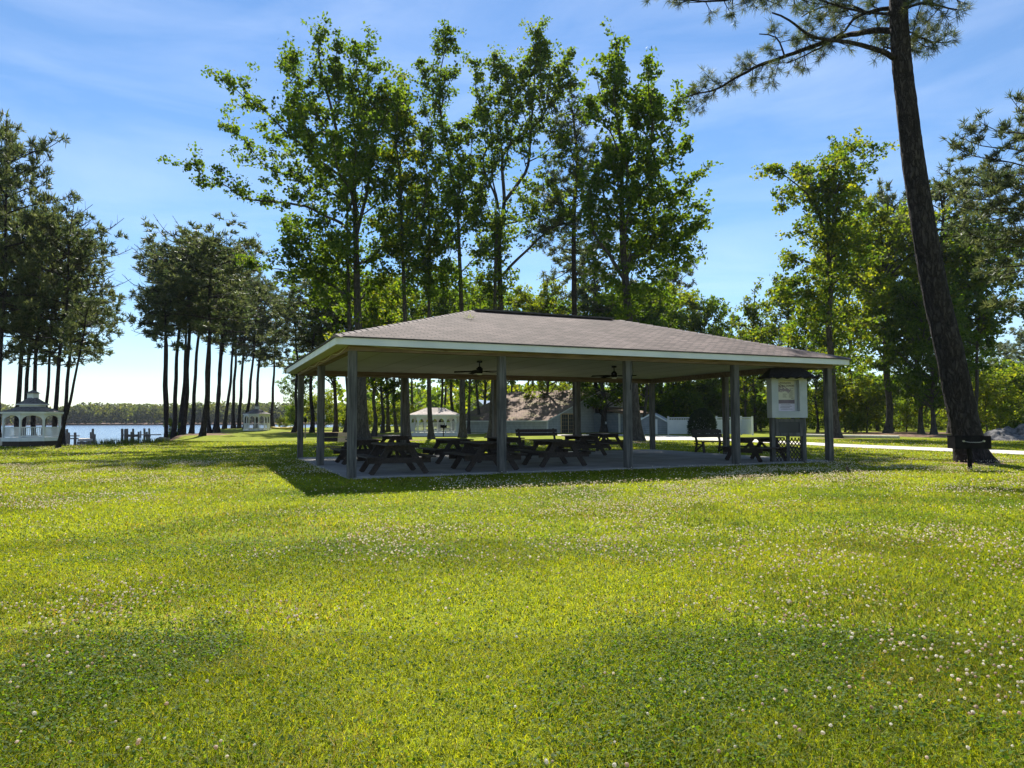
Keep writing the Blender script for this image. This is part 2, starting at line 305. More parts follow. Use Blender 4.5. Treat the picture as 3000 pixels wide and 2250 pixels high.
def ramp(src, p0, p1, c0, c1):
    r = N('ShaderNodeValToRGB'); e = r.color_ramp.elements; e[0].position, e[1].position = p0, p1; e[0].color = (*c0, 1); e[1].color = (*c1, 1); K(src, r.inputs[0]); return r.outputs[0]
def noise(s, d=5):
    q = N('ShaderNodeTexNoise'); q.inputs['Scale'].default_value = s; q.inputs['Detail'].default_value = d; K(tc.outputs['Object'], q.inputs['Vector']); return q.outputs[0]
def mix(f, a, c, mode='MIX'):
    q = N('ShaderNodeMixRGB'); q.blend_type = mode
    if isinstance(f, float): q.inputs[0].default_value = f
    else: K(f, q.inputs[0])
    for k, v in ((1, a), (2, c)):
        if isinstance(v, tuple): q.inputs[k].default_value = (*v, 1)
        else: K(v, q.inputs[k])
    return q.outputs[0]
base = ramp(noise(.55, 6), .36, .64, (.140, .176, .012), (.225, .245, .020))
base = mix(ramp(noise(7., 6), .3, .7, (.55, .55, .5), (1.25, 1.25, 1.2)), (0, 0, 0), base) if False else mix(1.0, base, ramp(noise(7., 6), .3, .7, (.66, .70, .66), (1.25, 1.22, 1.2)), 'MULTIPLY')
base = mix(1.0, base, ramp(noise(45., 3), .3, .7, (.55, .58, .55), (1.3, 1.3, 1.3)), 'MULTIPLY')
base = mix(ramp(noise(.22, 5), .60, .76, (0, 0, 0), (.55, .55, .55)), base, (.20, .165, .045))
st = ramp(noise(3., 6), .3, .7, (.105, .065, .045), (.235, .155, .11))
a_ = N('ShaderNodeAttribute'); a_.attribute_name = 'tint'
sm = N('ShaderNodeMath'); sm.operation = 'ADD'; K(a_.outputs['Fac'], sm.inputs[0]); s2 = N('ShaderNodeMath'); s2.operation = 'MULTIPLY_ADD'; K(noise(1.6, 6), s2.inputs[0]); s2.inputs[1].default_value = .9; s2.inputs[2].default_value = -.45; K(s2.outputs[0], sm.inputs[1])
K(mix(ramp(sm.outputs[0], .42, .62, (0, 0, 0), (1, 1, 1)), base, st), bs.inputs['Base Color'])
bp = N('ShaderNodeBump'); bp.inputs['Strength'].default_value = .6; bp.inputs['Distance'].default_value = .03; K(noise(30., 4), bp.inputs['Height']); K(bp.outputs[0], bs.inputs['Normal'])
tag(build('lawn', b, m, smooth=True), kind='structure')
# water
m, n, out = new_mat('river_water'); N = n.nodes.new; K = n.links.new
bs = N('ShaderNodeBsdfPrincipled'); bs.inputs['Base Color'].default_value = (.10, .15, .24, 1); bs.inputs['Roughness'].default_value = .16; bs.inputs['IOR'].default_value = 1.33; K(bs.outputs[0], out.inputs[0])
tc = N('ShaderNodeTexCoord'); mp = N('ShaderNodeMapping'); mp.inputs['Scale'].default_value = (.6, 1.6, 1); K(tc.outputs['Object'], mp.inputs[0])
q = N('ShaderNodeTexNoise'); q.inputs['Scale'].default_value = 1.6; q.inputs['Detail'].default_value = 6; K(mp.outputs[0], q.inputs['Vector'])
bp = N('ShaderNodeBump'); bp.inputs['Strength'].default_value = .7; bp.inputs['Distance'].default_value = .25; K(q.outputs[0], bp.inputs['Height']); K(bp.outputs[0], bs.inputs['Normal'])
b = Buf(); b.add([(-1500, -60, WATER_Z), (60, -60, WATER_Z), (60, 2000, WATER_Z), (-1500, 2000, WATER_Z)], [[0, 1, 2, 3]])
tag(build('water', b, m), kind='structure')
# the pale path from the drive behind the pavilion to the right
def strip(name, left, right, z, mat, th=None):
    b = Buf(); n_ = len(left); pts = [(p.x, p.y, z) for p in left] + [(p.x, p.y, z) for p in right]
    b.add(pts, [[k, k + 1, n_ + k + 1, n_ + k] for k in range(n_ - 1)]); return tag(build(name, b, mat), kind='structure')
lo_ = [(1890, 1291), (1960, 1290), (2040, 1290), (2140, 1293), (2260, 1299), (2370, 1304), (2444, 1309), (2600, 1316), (2782, 1323.5), (2883, 1328), (3000, 1333), (3200, 1343)]
hi_ = [(1890, 1277), (1960, 1276), (2040, 1279), (2140, 1284), (2260, 1291), (2370, 1296.5), (2444, 1300.5), (2600, 1307), (2782, 1314), (2883, 1317.5), (3000, 1322.5), (3200, 1331)]
strip('path', [gnd(*p) for p in lo_], [gnd(*p) for p in hi_], .02, M['path'])
strip('driveway', [gnd(*p) for p in ((1560, 1276), (1700, 1277), (1889, 1277.5))], [gnd(*p) for p in ((1560, 1273.5), (1700, 1273.5), (1889, 1273))], .02, M['path'])
strip('gazebo_walk', [gnd(*p) for p in ((1180, 1273.5), (1330, 1273), (1420, 1271))], [gnd(*p) for p in ((1180, 1272), (1330, 1271), (1420, 1269.5))], .02, M['path'])
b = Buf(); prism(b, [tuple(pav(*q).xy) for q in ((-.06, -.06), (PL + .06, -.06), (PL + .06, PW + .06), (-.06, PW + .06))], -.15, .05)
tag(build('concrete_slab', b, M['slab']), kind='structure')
# ---------------------------------------------------------------- the pavilion
H = 3.0; OV = .46; EZ0, EZ1 = 3.10, 3.262; RZ = 4.95; INS = 4.78
pv = empty('picnic_pavilion', (PX, PY, 0), TH, 'open picnic pavilion with hipped brown shingle roof on grey timber posts over a concrete slab', 'pavilion')
b = Buf(); box(b, -.1, .1, -.1, .1, 0, H)
ring = [(PL * k / 4, 0) for k in range(5)] + [(PL * k / 4, PW) for k in range(5)] + [(0, PW / 2), (PL, PW / 2)]
def post_mesh(rng):
    b = Buf(); zs = np.linspace(.045, H, 9); w = .098 + rng.normal(0, .0012, (9, 4)); c = .012
    # chamfered square section, slightly uneven with height
    v = []
    for k, z in enumerate(zs):
        a = w[k]; v += [(-a[0] + c, -a[1], z), (a[2] - c, -a[1], z), (a[2], -a[1] + c, z), (a[2], a[3] - c, z), (a[2] - c, a[3], z), (-a[0] + c, a[3], z), (-a[0], a[3] - c, z), (-a[0], -a[1] + c, z)]
    f = [[8 * k + j, 8 * k + (j + 1) % 8, 8 * k + 8 + (j + 1) % 8, 8 * k + 8 + j] for k in range(8) for j in range(8)]
    b.add(v, f); b.add(v[-8:], [list(range(8))]); return b
prng = np.random.default_rng(5)
posts = []
for (u, v) in ring:
    o = build('post', post_mesh(prng), M['post'], pv); o.location = (u, v, 0); posts.append(o)
b = Buf(); box(b, .105, .135, -.05, .03, 1.42, 1.54); build('outlet_box', b, M['white'], posts[10])
# beams: doubled boards round the top of the posts
for nm, (x0, x1, y0, y1) in (('beam', (-.11, PL + .11, -.11, .11)), ('beam', (-.11, PL + .11, PW - .11, PW + .11)), ('beam', (-.109, .109, .11, PW - .11)), ('beam', (PL - .109, PL + .109, .11, PW - .11))):
    b = Buf(); bx = x1 - x0 > y1 - y0
    if bx: box(b, x0, x1, y0, y0 + .09, H, 3.22); box(b, x0 + .004, x1 - .004, y0 + .115, y1, H + .004, 3.22)
    else: box(b, x0, x0 + .09, y0, y1, H, 3.22); box(b, x0 + .115, x1, y0 + .004, y1 - .004, H + .004, 3.22)
    build(nm, b, M['beam'], pv)
b = Buf(); box(b, .11, PL - .11, .11, PW - .11, 3.195, 3.21)
for k in range(1, 13): box(b, PL * k / 13 - .012, PL * k / 13 + .012, .115, PW - .115, 3.190, 3.1945, 1)
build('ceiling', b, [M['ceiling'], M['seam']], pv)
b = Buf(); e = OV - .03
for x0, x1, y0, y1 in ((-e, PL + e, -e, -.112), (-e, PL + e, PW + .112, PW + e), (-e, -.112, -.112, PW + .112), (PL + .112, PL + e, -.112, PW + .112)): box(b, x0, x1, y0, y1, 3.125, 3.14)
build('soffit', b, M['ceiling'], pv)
for x0, x1, y0, y1 in ((-OV, PL + OV, -OV, -e), (-OV, PL + OV, PW + e, PW + OV), (-OV, -e, -e, PW + e), (PL + e, PL + OV, -e, PW + e)):
    b = Buf(); box(b, x0, x1, y0, y1, EZ0, EZ1); build('fascia', b, M['fascia'], pv)
b = Buf(); o_ = OV + .035; hp = PW / 2
def roofpts(o_, z, rz, ins): return [(-o_, -o_, z), (PL + o_, -o_, z), (PL + o_, PW + o_, z), (-o_, PW + o_, z), (ins, hp, rz), (PL - ins, hp, rz)]
tp = roofpts(o_, 3.295, RZ, INS); bt = roofpts(o_, 3.266, RZ - .03, INS)
b.add(tp, [[0, 1, 5, 4], [2, 3, 4, 5]], 0); b.add(tp, [[1, 2, 5], [3, 0, 4]], 1); b.add(tp[:4] + bt[:4], [[0, 4, 5, 1], [1, 5, 6, 2], [2, 6, 7, 3], [3, 7, 4, 0]], 2)
b.add(bt, [[1, 0, 4, 5], [3, 2, 5, 4]], 2); b.add(bt, [[2, 1, 5], [0, 3, 4]], 2)
build('roof', b, [M['roof_f'], M['roof_s'], M['roofdark']], pv)
def cap(name, p, q, w, n_, mat):                # overlapping cap shingles along a hip or ridge
    b = Buf(); p, q = Vector(p), Vector(q)
    for k in range(n_):
        a, c = p.lerp(q, k / n_), p.lerp(q, (k + 1.12) / n_); d = (c - a).normalized(); s = d.cross(Vector((0, 0, 1))).normalized()
        t = .03 if k % 2 else .026
        v = [a + s * w - Vector((0, 0, .048)), a + Vector((0, 0, t)), a - s * w - Vector((0, 0, .048)), c + s * w - Vector((0, 0, .055)), c + Vector((0, 0, t - .018)), c - s * w - Vector((0, 0, .055))]
        b.add([tuple(x) for x in v], [[0, 1, 4, 3], [1, 2, 5, 4]])
        b.add([tuple(x) for x in v[:3]], [[0, 2, 1]])
    return build(name, b, mat, pv)
rv = bpy.data.materials.new  # noqa
b = Buf(); beam(b, (INS + .1, hp, RZ + .035), (PL - INS - .3, hp, RZ + .035), .30, .05); build('ridge_vent', b, M['roofdark'], pv)
M['capm'] = surf('brown_cap_shingle', (.125, .10, .09), (.22, .18, .16), 9, rough=.9)
for a in ((-o_, -o_, 3.30), (PL + o_, -o_, 3.30), (PL + o_, PW + o_, 3.30), (-o_, PW + o_, 3.30)):
    cap('hip_cap', a, (INS if a[0] < 1 else PL - INS, hp, RZ + .005), .15, 30, M['capm'])
b = Buf(); pts = [(-.118, PW - 1, 3.08)]
for k in range(40):
    t = k / 39; sag = .07 * abs(math.sin(t * math.pi * 4)); pts.append((-.125, (PW - 1) * (1 - t) + .1 * t, 3.11 - sag))
for k in range(26):
    t = k / 25; pts.append((.15 + t * 4.2, -.122, 3.14 - .07 * math.sin(math.pi * t)))
tube(b, pts, .009, 5); build('cable', b, M['cable'], pv)
b = Buf(); p8 = PL / 2 + .1
tube(b, [(p8, -.1, 3.02), (p8 + .02, -.115, 2.7), (p8 - .05, -.118, 2.45), (p8 - .08, -.115, 2.2)], .008, 5); build('hanging_wire', b, M['black'], pv)
# ---------------------------------------------------------------- ceiling fans
def fan(px, py, Y, label):
    p = at(px, py, Y); r = empty('ceiling_fan', (p.x, p.y, 3.19), .5, label, 'fan', 'ceiling fans under the pavilion roof')
    b = Buf(); tube(b, [(0, 0, 0), (0, 0, -.05)], .085, 14); build('canopy', b, M['black'], r)
    b = Buf(); tube(b, [(0, 0, -.05), (0, 0, -.20)], .018, 8); build('downrod', b, M['black'], r)
    b = Buf(); tube(b, [(0, 0, -.18), (0, 0, -.22), (0, 0, -.225), (0, 0, -.36), (0, 0, -.39)], [.05, .075, .1, .1, .07], 16); build('motor', b, M['black'], r)
    b = Buf(); tube(b, [(0, 0, -.39), (0, 0, -.43)], [.085, .075], 16); build('light_lens', b, M['white'], r)
    for k in range(5):
        a = 2 * math.pi * k / 5 + .25; d = Vector((math.cos(a), math.sin(a), 0)); s = Vector((-d.y, d.x, .22)).normalized(); b = Buf()
        q0, q1, q2 = d * .09 + Vector((0, 0, -.33)), d * .25 + Vector((0, 0, -.33)), d * .78 + Vector((0, 0, -.35)); up = Vector((0, 0, .008))
        v = [q0 - s * .03, q0 + s * .03, q1 + s * .062, q1 - s * .062, q2 + s * .075, q2 - s * .075]
        v = v + [x + up for x in v]
        b.add([tuple(x) for x in v], [[0, 3, 2, 1], [3, 5, 4, 2], [6, 7, 8, 9], [9, 8, 10, 11], [0, 1, 7, 6], [1, 2, 8, 7], [2, 4, 10, 8], [4, 5, 11, 10], [5, 3, 9, 11], [3, 0, 6, 9]])
        build('blade', b, M['black'], r)
fan(1405, 1067, 21.4, 'black ceiling fan hanging beside the second post from the near left corner')
fan(1799, 1080, 23.6, 'black ceiling fan hanging beside the middle front post')
# ---------------------------------------------------------------- picnic tables and benches
def picnic_table():
    r = empty('picnic_table', (0, 0, 0))
    b = Buf()
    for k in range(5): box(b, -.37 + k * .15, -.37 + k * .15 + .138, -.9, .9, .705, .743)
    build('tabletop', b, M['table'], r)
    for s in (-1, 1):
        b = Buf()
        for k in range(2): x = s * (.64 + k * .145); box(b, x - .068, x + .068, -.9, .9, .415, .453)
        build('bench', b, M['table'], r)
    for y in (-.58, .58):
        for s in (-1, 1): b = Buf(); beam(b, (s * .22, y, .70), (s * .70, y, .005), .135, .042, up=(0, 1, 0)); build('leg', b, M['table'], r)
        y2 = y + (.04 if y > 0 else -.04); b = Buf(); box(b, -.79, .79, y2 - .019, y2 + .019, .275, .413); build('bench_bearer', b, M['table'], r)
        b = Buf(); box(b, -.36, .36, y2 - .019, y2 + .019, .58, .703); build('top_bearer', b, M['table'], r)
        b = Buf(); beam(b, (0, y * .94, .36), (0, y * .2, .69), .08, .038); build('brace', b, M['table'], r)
    return r
tab0 = picnic_table(); used = []
def table(px, py, label, dv=.6, Y=None, rz=TH):
    g = gnd(px, py, .05) if Y is None else at(px, py, Y); d = Vector((-math.sin(rz), math.cos(rz), 0))
    o = tab0 if not used else copy_tree(tab0); used.append(1)
    o.location = (g.x + d.x * dv, g.y + d.y * dv, .05); o.rotation_euler = (0, 0, rz)
    tag(o, label, 'table', 'dark timber picnic tables on the slab')
table(1170, 1390, 'dark brown picnic table nearest the lawn, just right of the near left corner post')
table(1074, 1360, 'dark picnic table half hidden behind the near left corner post')
table(1158, 1276, 'dark picnic table at the back slab edge, left of the white elongated gazebo', 0, 27.2)
table(1345, 1358, 'dark picnic table standing behind the nearest two, in front of the white gazebo')
table(1444, 1380, 'dark picnic table cut by the second front post from the left')
table(1497, 1348, 'dark picnic table just right of and behind the second front post, below the cottage')
table(1652, 1368, 'dark picnic table seen end on in the middle, between the second and third front posts')
table(1727, 1336, 'dark picnic table partly behind the middle end-on table, left of the third front post')
table(1790, 1321, 'dark picnic table farthest back, touching the view of the third front post')
table(2186, 1351, 'dark picnic table standing alone on the right side of the slab beside the notice kiosk', .45, None, TH - R(90) + R(6))
def bench(name, px, py, rz, w, label, pale=False):
    g = gnd(px, py, .05); r = empty(name, (g.x, g.y, .05), rz, label, 'bench', 'dark timber benches with backrests')
    b = Buf(); h = w / 2
    for k in range(3): box(b, -h, h, -.25 + k * .145, -.25 + k * .145 + .135, .42, .455)
    build('seat', b, M['table'], r)
    for (z0, z1, y0) in ((.60, .745, .24), (.765, .91, .285)):
        b = Buf()
        def plank(x0, x1, mat):
            v = [(x0, y0 - .02, z0), (x1, y0 - .02, z0), (x1, y0 + .02, z0), (x0, y0 + .02, z0)]
            b.add(v + [(x, y + .04, z1) for x, y, _ in v], BOXF, mat)
        if pale: plank(-h, .12 * w, 0); plank(.12 * w + .003, h, 1)  # right end of each board takes the painted sun-patch colour
        else: plank(-h, h, 0)
        build('backrest_board', b, [M['table'], M['sunpatch_board']], r)
    for s in (-1, 1):
        x = s * (h - .16)
        b = Buf(); beam(b, (x, -.2, .42), (x, -.27, 0), .045, .10, up=(1, 0, 0)); build('leg', b, M['table'], r)
        b = Buf(); beam(b, (x, .35, .93), (x, .18, .40), .045, .09, up=(1, 0, 0)); beam(b, (x + .002, .18, .42), (x + .002, .27, 0), .045, .09, up=(1, 0, 0)); build('back_leg', b, M['table'], r)
        b = Buf(); beam(b, (x + s * .046, -.24, .30), (x + s * .046, .24, .36), .04, .09, up=(1, 0, 0)); build('side_rail', b, M['table'], r)
        b = Buf(); beam(b, (x + s * .047, .22, .05), (x + s * .047, -.18, .30), .04, .07, up=(1, 0, 0)); build('brace', b, M['table'], r)
    return r
bench('garden_bench', 972, 1347, R(2), 1.15, 'dark timber bench by the left posts with a painted sun patch across its backrest', True)
bench('garden_bench', 1580, 1316, TH, 2.1, 'long dark timber bench on the back slab edge in front of the cottage')
bench('garden_bench', 2085, 1325, TH, 1.5, 'dark timber bench on the back right of the slab before the white fence')
# ---------------------------------------------------------------- notice kiosk
kc = gnd(2317, 1358); ks = empty('notice_kiosk', (kc.x, kc.y + .19, 0), R(2), 'wooden notice kiosk with white poster cabinet and lattice base at the pavilion front', 'kiosk')
def part(name, mat, *bx, parent=None):
    b = Buf()
    for q in bx: box(b, *q)
    return build(name, b, mat, parent or ks)
M['kwhite'] = surf('cabinet_off_white_paint', (.38, .40, .39), (.46, .47, .46), 2, rough=.6, c3=(.31, .33, .32), s3=2.2)
for sx in (-1, 1):
    part('post', M['post'], (sx * .49 - .055, sx * .49 + .055, -.10, .10, 0, 1.42))
cab = part('cabinet', M['kwhite'], (-.56, .56, .0, .20, 1.42, 2.70), (-.56, -.35, -.19, 0, 1.42, 2.70), (.32, .56, -.19, 0, 1.42, 2.70), (-.35, .32, -.19, 0, 1.42, 1.62), (-.35, .32, -.19, 0, 2.60, 2.70))
M['poster'] = surf('cream_poster_paper', (.50, .47, .34), (.58, .55, .42), 2, rough=.5)
M['mauve'] = surf('mauve_poster_ink', (.16, .12, .14), (.20, .15, .17), 5); M['lilac'] = surf('lilac_poster_ink', (.55, .50, .58), (.62, .57, .64), 4)
M['ink'] = surf('dark_brown_ink', (.07, .045, .045)); M['branch'] = surf('grey_plum_ink', (.22, .17, .19), (.30, .24, .25), 9)
po = part('poster', M['poster'], (-.335, .24, -.010, -.004, 1.63, 2.59), parent=cab)
def on_poster(name, mat, quads, y=-.012):
    b = Buf()
    for x0, x1, z0, z1 in quads: b.add([(x0, y, z0), (x1, y, z0), (x1, y, z1), (x0, y, z1)], [[0, 1, 2, 3]])
    o = build(name, b, mat, cab); return o
on_poster('poster_band', M['mauve'], [(-.332, .237, 1.865, 1.985)]); on_poster('poster_footer', M['lilac'], [(-.332, .237, 1.633, 1.862)])
rg = np.random.default_rng(3); b = Buf()     # leafy bough silhouette in the upper left of the poster
for k in range(90):
    t = rg.random(); x = -.32 + .40 * t + rg.normal(0, .02); z = 2.44 - .16 * t - rg.random() * .12 * (1.3 - t) + rg.normal(0, .02); r_ = .012 + .018 * rg.random(); an = rg.random() * 6
    b.add([(x + r_ * math.cos(an + q * 1.257) * (.7 + .5 * rg.random()), -.0135 - k * 1e-5, z + r_ * math.sin(an + q * 1.257)) for q in range(5)], [[4, 3, 2, 1, 0]])
for x0, z0, x1, z1 in ((-.33, 2.55, .05, 2.31), (-.33, 2.25, -.15, 2.23), (-.1, 2.41, .10, 2.23)): beam(b, (x0, -.0145, z0), (x1, -.0145, z1), .018, .002, up=(0, 1, 0))
build('poster_bough', b, M['branch'], cab)
lines = []
for k in range(4): z = 1.82 - k * .045; x = -.28 + rg.random() * .1; lines.append((x, x + .28 + .15 * rg.random(), z, z + .012))
for k in range(11): z = 2.27 - k * .022; lines.append((.06, .06 + .10 + .05 * rg.random(), z, z + .006))
for k in range(6): z = 2.17 - k * .022; lines.append((-.14, -.14 + .10 + .05 * rg.random(), z, z + .006))
lines += [(.09, .2, 2.34, 2.35), (.12, .2, 2.02, 2.03)]
for q0, q1 in ((0, 4), (4, 15), (15, 21), (21, 22), (22, 23)): on_poster('poster_text', M['ink'], lines[q0:q1], -.0142)
def text(name, s, size, loc, mat, parent, rot=(R(90), 0, 0), align='CENTER', extrude=.002, width=None):
    cu_ = bpy.data.curves.new(name, 'FONT'); cu_.body = s; cu_.size = size; cu_.align_x = align; cu_.extrude = extrude
    t = bpy.data.objects.new(name, cu_); C.objects.link(t); dg = bpy.context.evaluated_depsgraph_get()
    me = bpy.data.meshes.new_from_object(t.evaluated_get(dg)); bpy.data.objects.remove(t); bpy.data.curves.remove(cu_)
    me.materials.clear(); me.materials.append(mat); o = bpy.data.objects.new(name, me); C.objects.link(o); o.parent = parent; o.location = loc; o.rotation_euler = rot
    if width:
        xs = [v.co.x for v in me.vertices]; k = width / (max(xs) - min(xs)); o.scale = (k, 1, 1)
    return o
text('poster_title', 'PAVILION', .085, (-.045, -.016, 2.485), M['ink'], cab, width=.34); text('poster_title', 'BUILDING DONORS', .085, (-.045, -.016, 2.395), M['ink'], cab, width=.55)
gl = part('lower_case', M['post'], (-.43, .43, .0, .12, .84, 1.39), (-.43, -.33, -.12, 0, .84, 1.39), (.33, .43, -.12, 0, .84, 1.39), (-.33, .33, -.12, 0, .84, .95), (-.33, .33, -.12, 0, 1.29, 1.39))
part('case_glass', M['glass'], (-.33, .33, -.09, -.08, .95, 1.29), parent=gl)
part('case_shelf', M['post'], (-.32, .32, -.075, -.005, 1.12, 1.135), parent=gl)
b = Buf()
for half in (0, 1):
    x0, x1 = (-.42, -.05) if half == 0 else (.05, .42); z0, z1 = .06, .80
    for sgn in (1, -1):
        for k in range(-9, 10):
            c = (x0 + x1) / 2 + k * .112; pts = []
            for t in np.linspace(-1, 1, 121):
                x = c + sgn * t * .37; z = (z0 + z1) / 2 + t * .37 * 1.45
                if x0 <= x <= x1 and z0 <= z <= z1: pts.append((x, z))
            if len(pts) > 2: beam(b, (pts[0][0], sgn * .006, pts[0][1]), (pts[-1][0], sgn * .006, pts[-1][1]), .030, .009, up=(0, 1, 0))
build('lattice', b, M['table'], ks)
part('lattice_frame', M['post'], (-.05, .05, -.03, .03, .06, .84), (-.435, -.05, -.028, .028, 0, .06), (.05, .435, -.028, .028, 0, .06))
b = Buf()
b.add([(-.76, -.50, 2.66), (.76, -.50, 2.66), (.76, .5, 2.66), (-.76, .5, 2.66), (-.5, 0, 2.985), (.5, 0, 2.985)], [[0, 1, 5, 4], [2, 3, 4, 5]]); b.add(b.v[0], [[1, 2, 5], [3, 0, 4]]); b.add(b.v[0], [[3, 2, 1, 0]])
for k in range(6): tube(b, [(-.72 + k * .29, -.49, 2.68), (-.70 + k * .29, -.49, 2.645)], [.13, .07], 8)
M['kroof'] = surf('black_shingle', (.012, .011, .011), (.03, .027, .026), 12, rough=.9); build('roof', b, M['kroof'], ks)
# ---------------------------------------------------------------- grills
def grill(px, py, w, h, top, label, handle=True):
    g = gnd(px, py); r = empty('pedestal_grill', (g.x, g.y, 0), R(-3) if handle else .3, label, 'grill', 'black pedestal grills')
    d = w * .2; z0 = top - h
    b = Buf(); tube(b, [(0, 0, -.1), (0, 0, z0 + .01)], .055 if handle else .04, 12); build('pedestal', b, M['black'], r)
    b = Buf(); t = .008; box(b, -w / 2, w / 2, -d, d, z0, z0 + t); box(b, -w / 2, w / 2, -d, -d + t, z0 + t, top); box(b, -w / 2, w / 2, d - t, d, z0 + t, top + .02)
    box(b, -w / 2, -w / 2 + t, -d + t, d - t, z0 + t, top); box(b, w / 2 - t, w / 2, -d + t, d - t, z0 + t, top + .02); build('firebox', b, M['black'], r)
    b = Buf()
    for k in range(16): x = -w / 2 + .03 + k * (w - .06) / 15; tube(b, [(x, -d + .01, top - .05), (x, d - .01, top - .05)], .006, 5)
    build('grate', b, M['black'], r)
    if handle:
        b = Buf(); zz = top - h * .42
        for x in (-.26, .26): tube(b, [(x, -d, zz + .02), (x, -d - .05, zz + .015)], .022, 8)
        tube(b, [(-.26, -d - .05, zz + .01), (-.12, -d - .06, zz - .015), (.12, -d - .06, zz - .015), (.26, -d - .05, zz + .01)], .007, 6); build('handle', b, M['steel'], r)
    return r
grill(2842, 1378, .92, .32, .90, 'large black pedestal grill with steel handle standing in front of the leaning pine')
grill(1299, 1279, .55, .24, .98, 'small black pedestal grill on the grass in front of the white elongated gazebo', False)
# ---------------------------------------------------------------- gazebos
M['gz_white'] = M['white']
def gazebo(loc, rz, foot, wall_h, floor_h, roofs, cup, label, oh=.28, posts_per=1, front=None, walk=0., top=(.0, .0), gate=None):
    r = empty('gazebo', loc, rz, label, 'gazebo')
    foot = [Vector((x, y, 0)) for x, y in foot]; n_ = len(foot); sc = lambda k, z: [Vector((p.x * k, p.y * k, z)) for p in foot]
    b = Buf(); prism(b, [(p.x * 1.07, p.y * 1.07) for p in foot], floor_h - .30, floor_h); build('floor', b, M['white'], r)
    b = Buf(); prism(b, [(p.x * 1.02, p.y * 1.02) for p in foot], -.1, floor_h - .302); build('base_skirt', b, M['table'], r)
    z1 = floor_h + wall_h
    for p in foot: b = Buf(); box(b, p.x - .055, p.x + .055, p.y - .055, p.y + .055, floor_h, z1); build('post', b, M['white'], r)
    for k in range(n_):
        a, c = foot[k], foot[(k + 1) % n_]; d = (c - a); ln = d.length; d.normalize(); a2, c2 = a + d * .06, c - d * .06
        segs = max(1, round(ln / 1.6))
        b = Buf()                                               # arched frieze between the posts
        for s in range(segs):
            p0, p1 = a2.lerp(c2, s / segs), a2.lerp(c2, (s + 1) / segs); nrm = Vector((-d.y, d.x, 0)) * .02; K_ = 12; v = []
            for q in range(K_ + 1):
                t = q / K_; h = .13 + .46 * (1 - math.sqrt(max(0, 1 - (2 * t - 1) ** 2))); p = p0.lerp(p1, t)
                v += [p + nrm + Vector((0, 0, z1)), p + nrm + Vector((0, 0, z1 - h)), p - nrm + Vector((0, 0, z1)), p - nrm + Vector((0, 0, z1 - h))]
            f = []
            for q in range(K_): o = 4 * q; f += [[o, o + 1, o + 5, o + 4], [o + 2, o + 6, o + 7, o + 3], [o + 1, o + 3, o + 7, o + 5]]
            b.add([tuple(x) for x in v], f)
            if s: box(b, p0.x - .04, p0.x + .04, p0.y - .04, p0.y + .04, floor_h, z1 - .2)
        build('frieze', b, M['white'], r)
        if gate is not None and k == gate: continue
        b = Buf(); zr = floor_h + .86; beam(b, a2 + Vector((0, 0, zr)), c2 + Vector((0, 0, zr)), .09, .05); beam(b, a2 + Vector((0, 0, floor_h + .10)), c2 + Vector((0, 0, floor_h + .10)), .05, .06)
        m_ = int(ln / .125)
        for q in range(1, m_): p = a2.lerp(c2, q / m_); box(b, p.x - .015, p.x + .015, p.y - .015, p.y + .015, floor_h + .13, zr - .025)
        build('railing', b, M['white'], r)
    k0 = 1 + oh / foot[0].length
    b = Buf(); A, B_ = sc(k0, z1 + .002), sc(k0, z1 + .15); A2, B2 = sc(k0 - .05, z1 + .002), sc(k0 - .05, z1 + .15)
    b.add([tuple(x) for x in A + B_ + A2 + B2], [[q, (q + 1) % n_, n_ + (q + 1) % n_, n_ + q] for q in range(n_)] + [[2 * n_ + q, q, n_ + q, 3 * n_ + q] for q in range(0)] + [[3 * n_ + q, 3 * n_ + (q + 1) % n_, 2 * n_ + (q + 1) % n_, 2 * n_ + q] for q in range(n_)] + [[2 * n_ + q, 2 * n_ + (q + 1) % n_, (q + 1) % n_, q] for q in range(n_)])
    build('eave_board', b, M['white'], r)
    z = z1 + .155; kk = k0 + .02
    for (k1, rise, lift) in roofs:                              # each tier: outer scale kk -> inner scale k1
        A = [Vector((p.x * kk, p.y * kk, z)) for p in foot]; K1 = lambda p: Vector((p.x * k1 * (1 + top[0]), p.y * k1, z + rise))
        B_ = [K1(p) for p in foot]; mid = [x.lerp(y, .5) - Vector((0, 0, rise * .06)) for x, y in zip(A, B_)]
        b = Buf(); b.add([tuple(x) for x in A + mid + B_], [[q, (q + 1) % n_, n_ + (q + 1) % n_, n_ + q] for q in range(n_)] + [[n_ + q, n_ + (q + 1) % n_, 2 * n_ + (q + 1) % n_, 2 * n_ + q] for q in range(n_)])
        b.add([tuple(x) for x in A], [list(range(n_))[::-1]]); b.add([tuple(x) for x in B_], [list(range(n_))]); build('roof', b, M['gz_roof'], r)
        if lift:
            b = Buf(); prism(b, [(p.x * k1 * .92, p.y * k1 * .92) for p in foot], z + rise - .1, z + rise + lift); build('clerestory', b, M['white'], r)
            z += rise + lift; kk = k1 * 1.16
            b = Buf(); prism(b, [(p.x * kk, p.y * kk) for p in foot], z + .001, z + .07); build('upper_eave_board', b, M['white'], r); z += .072
        else: z += rise
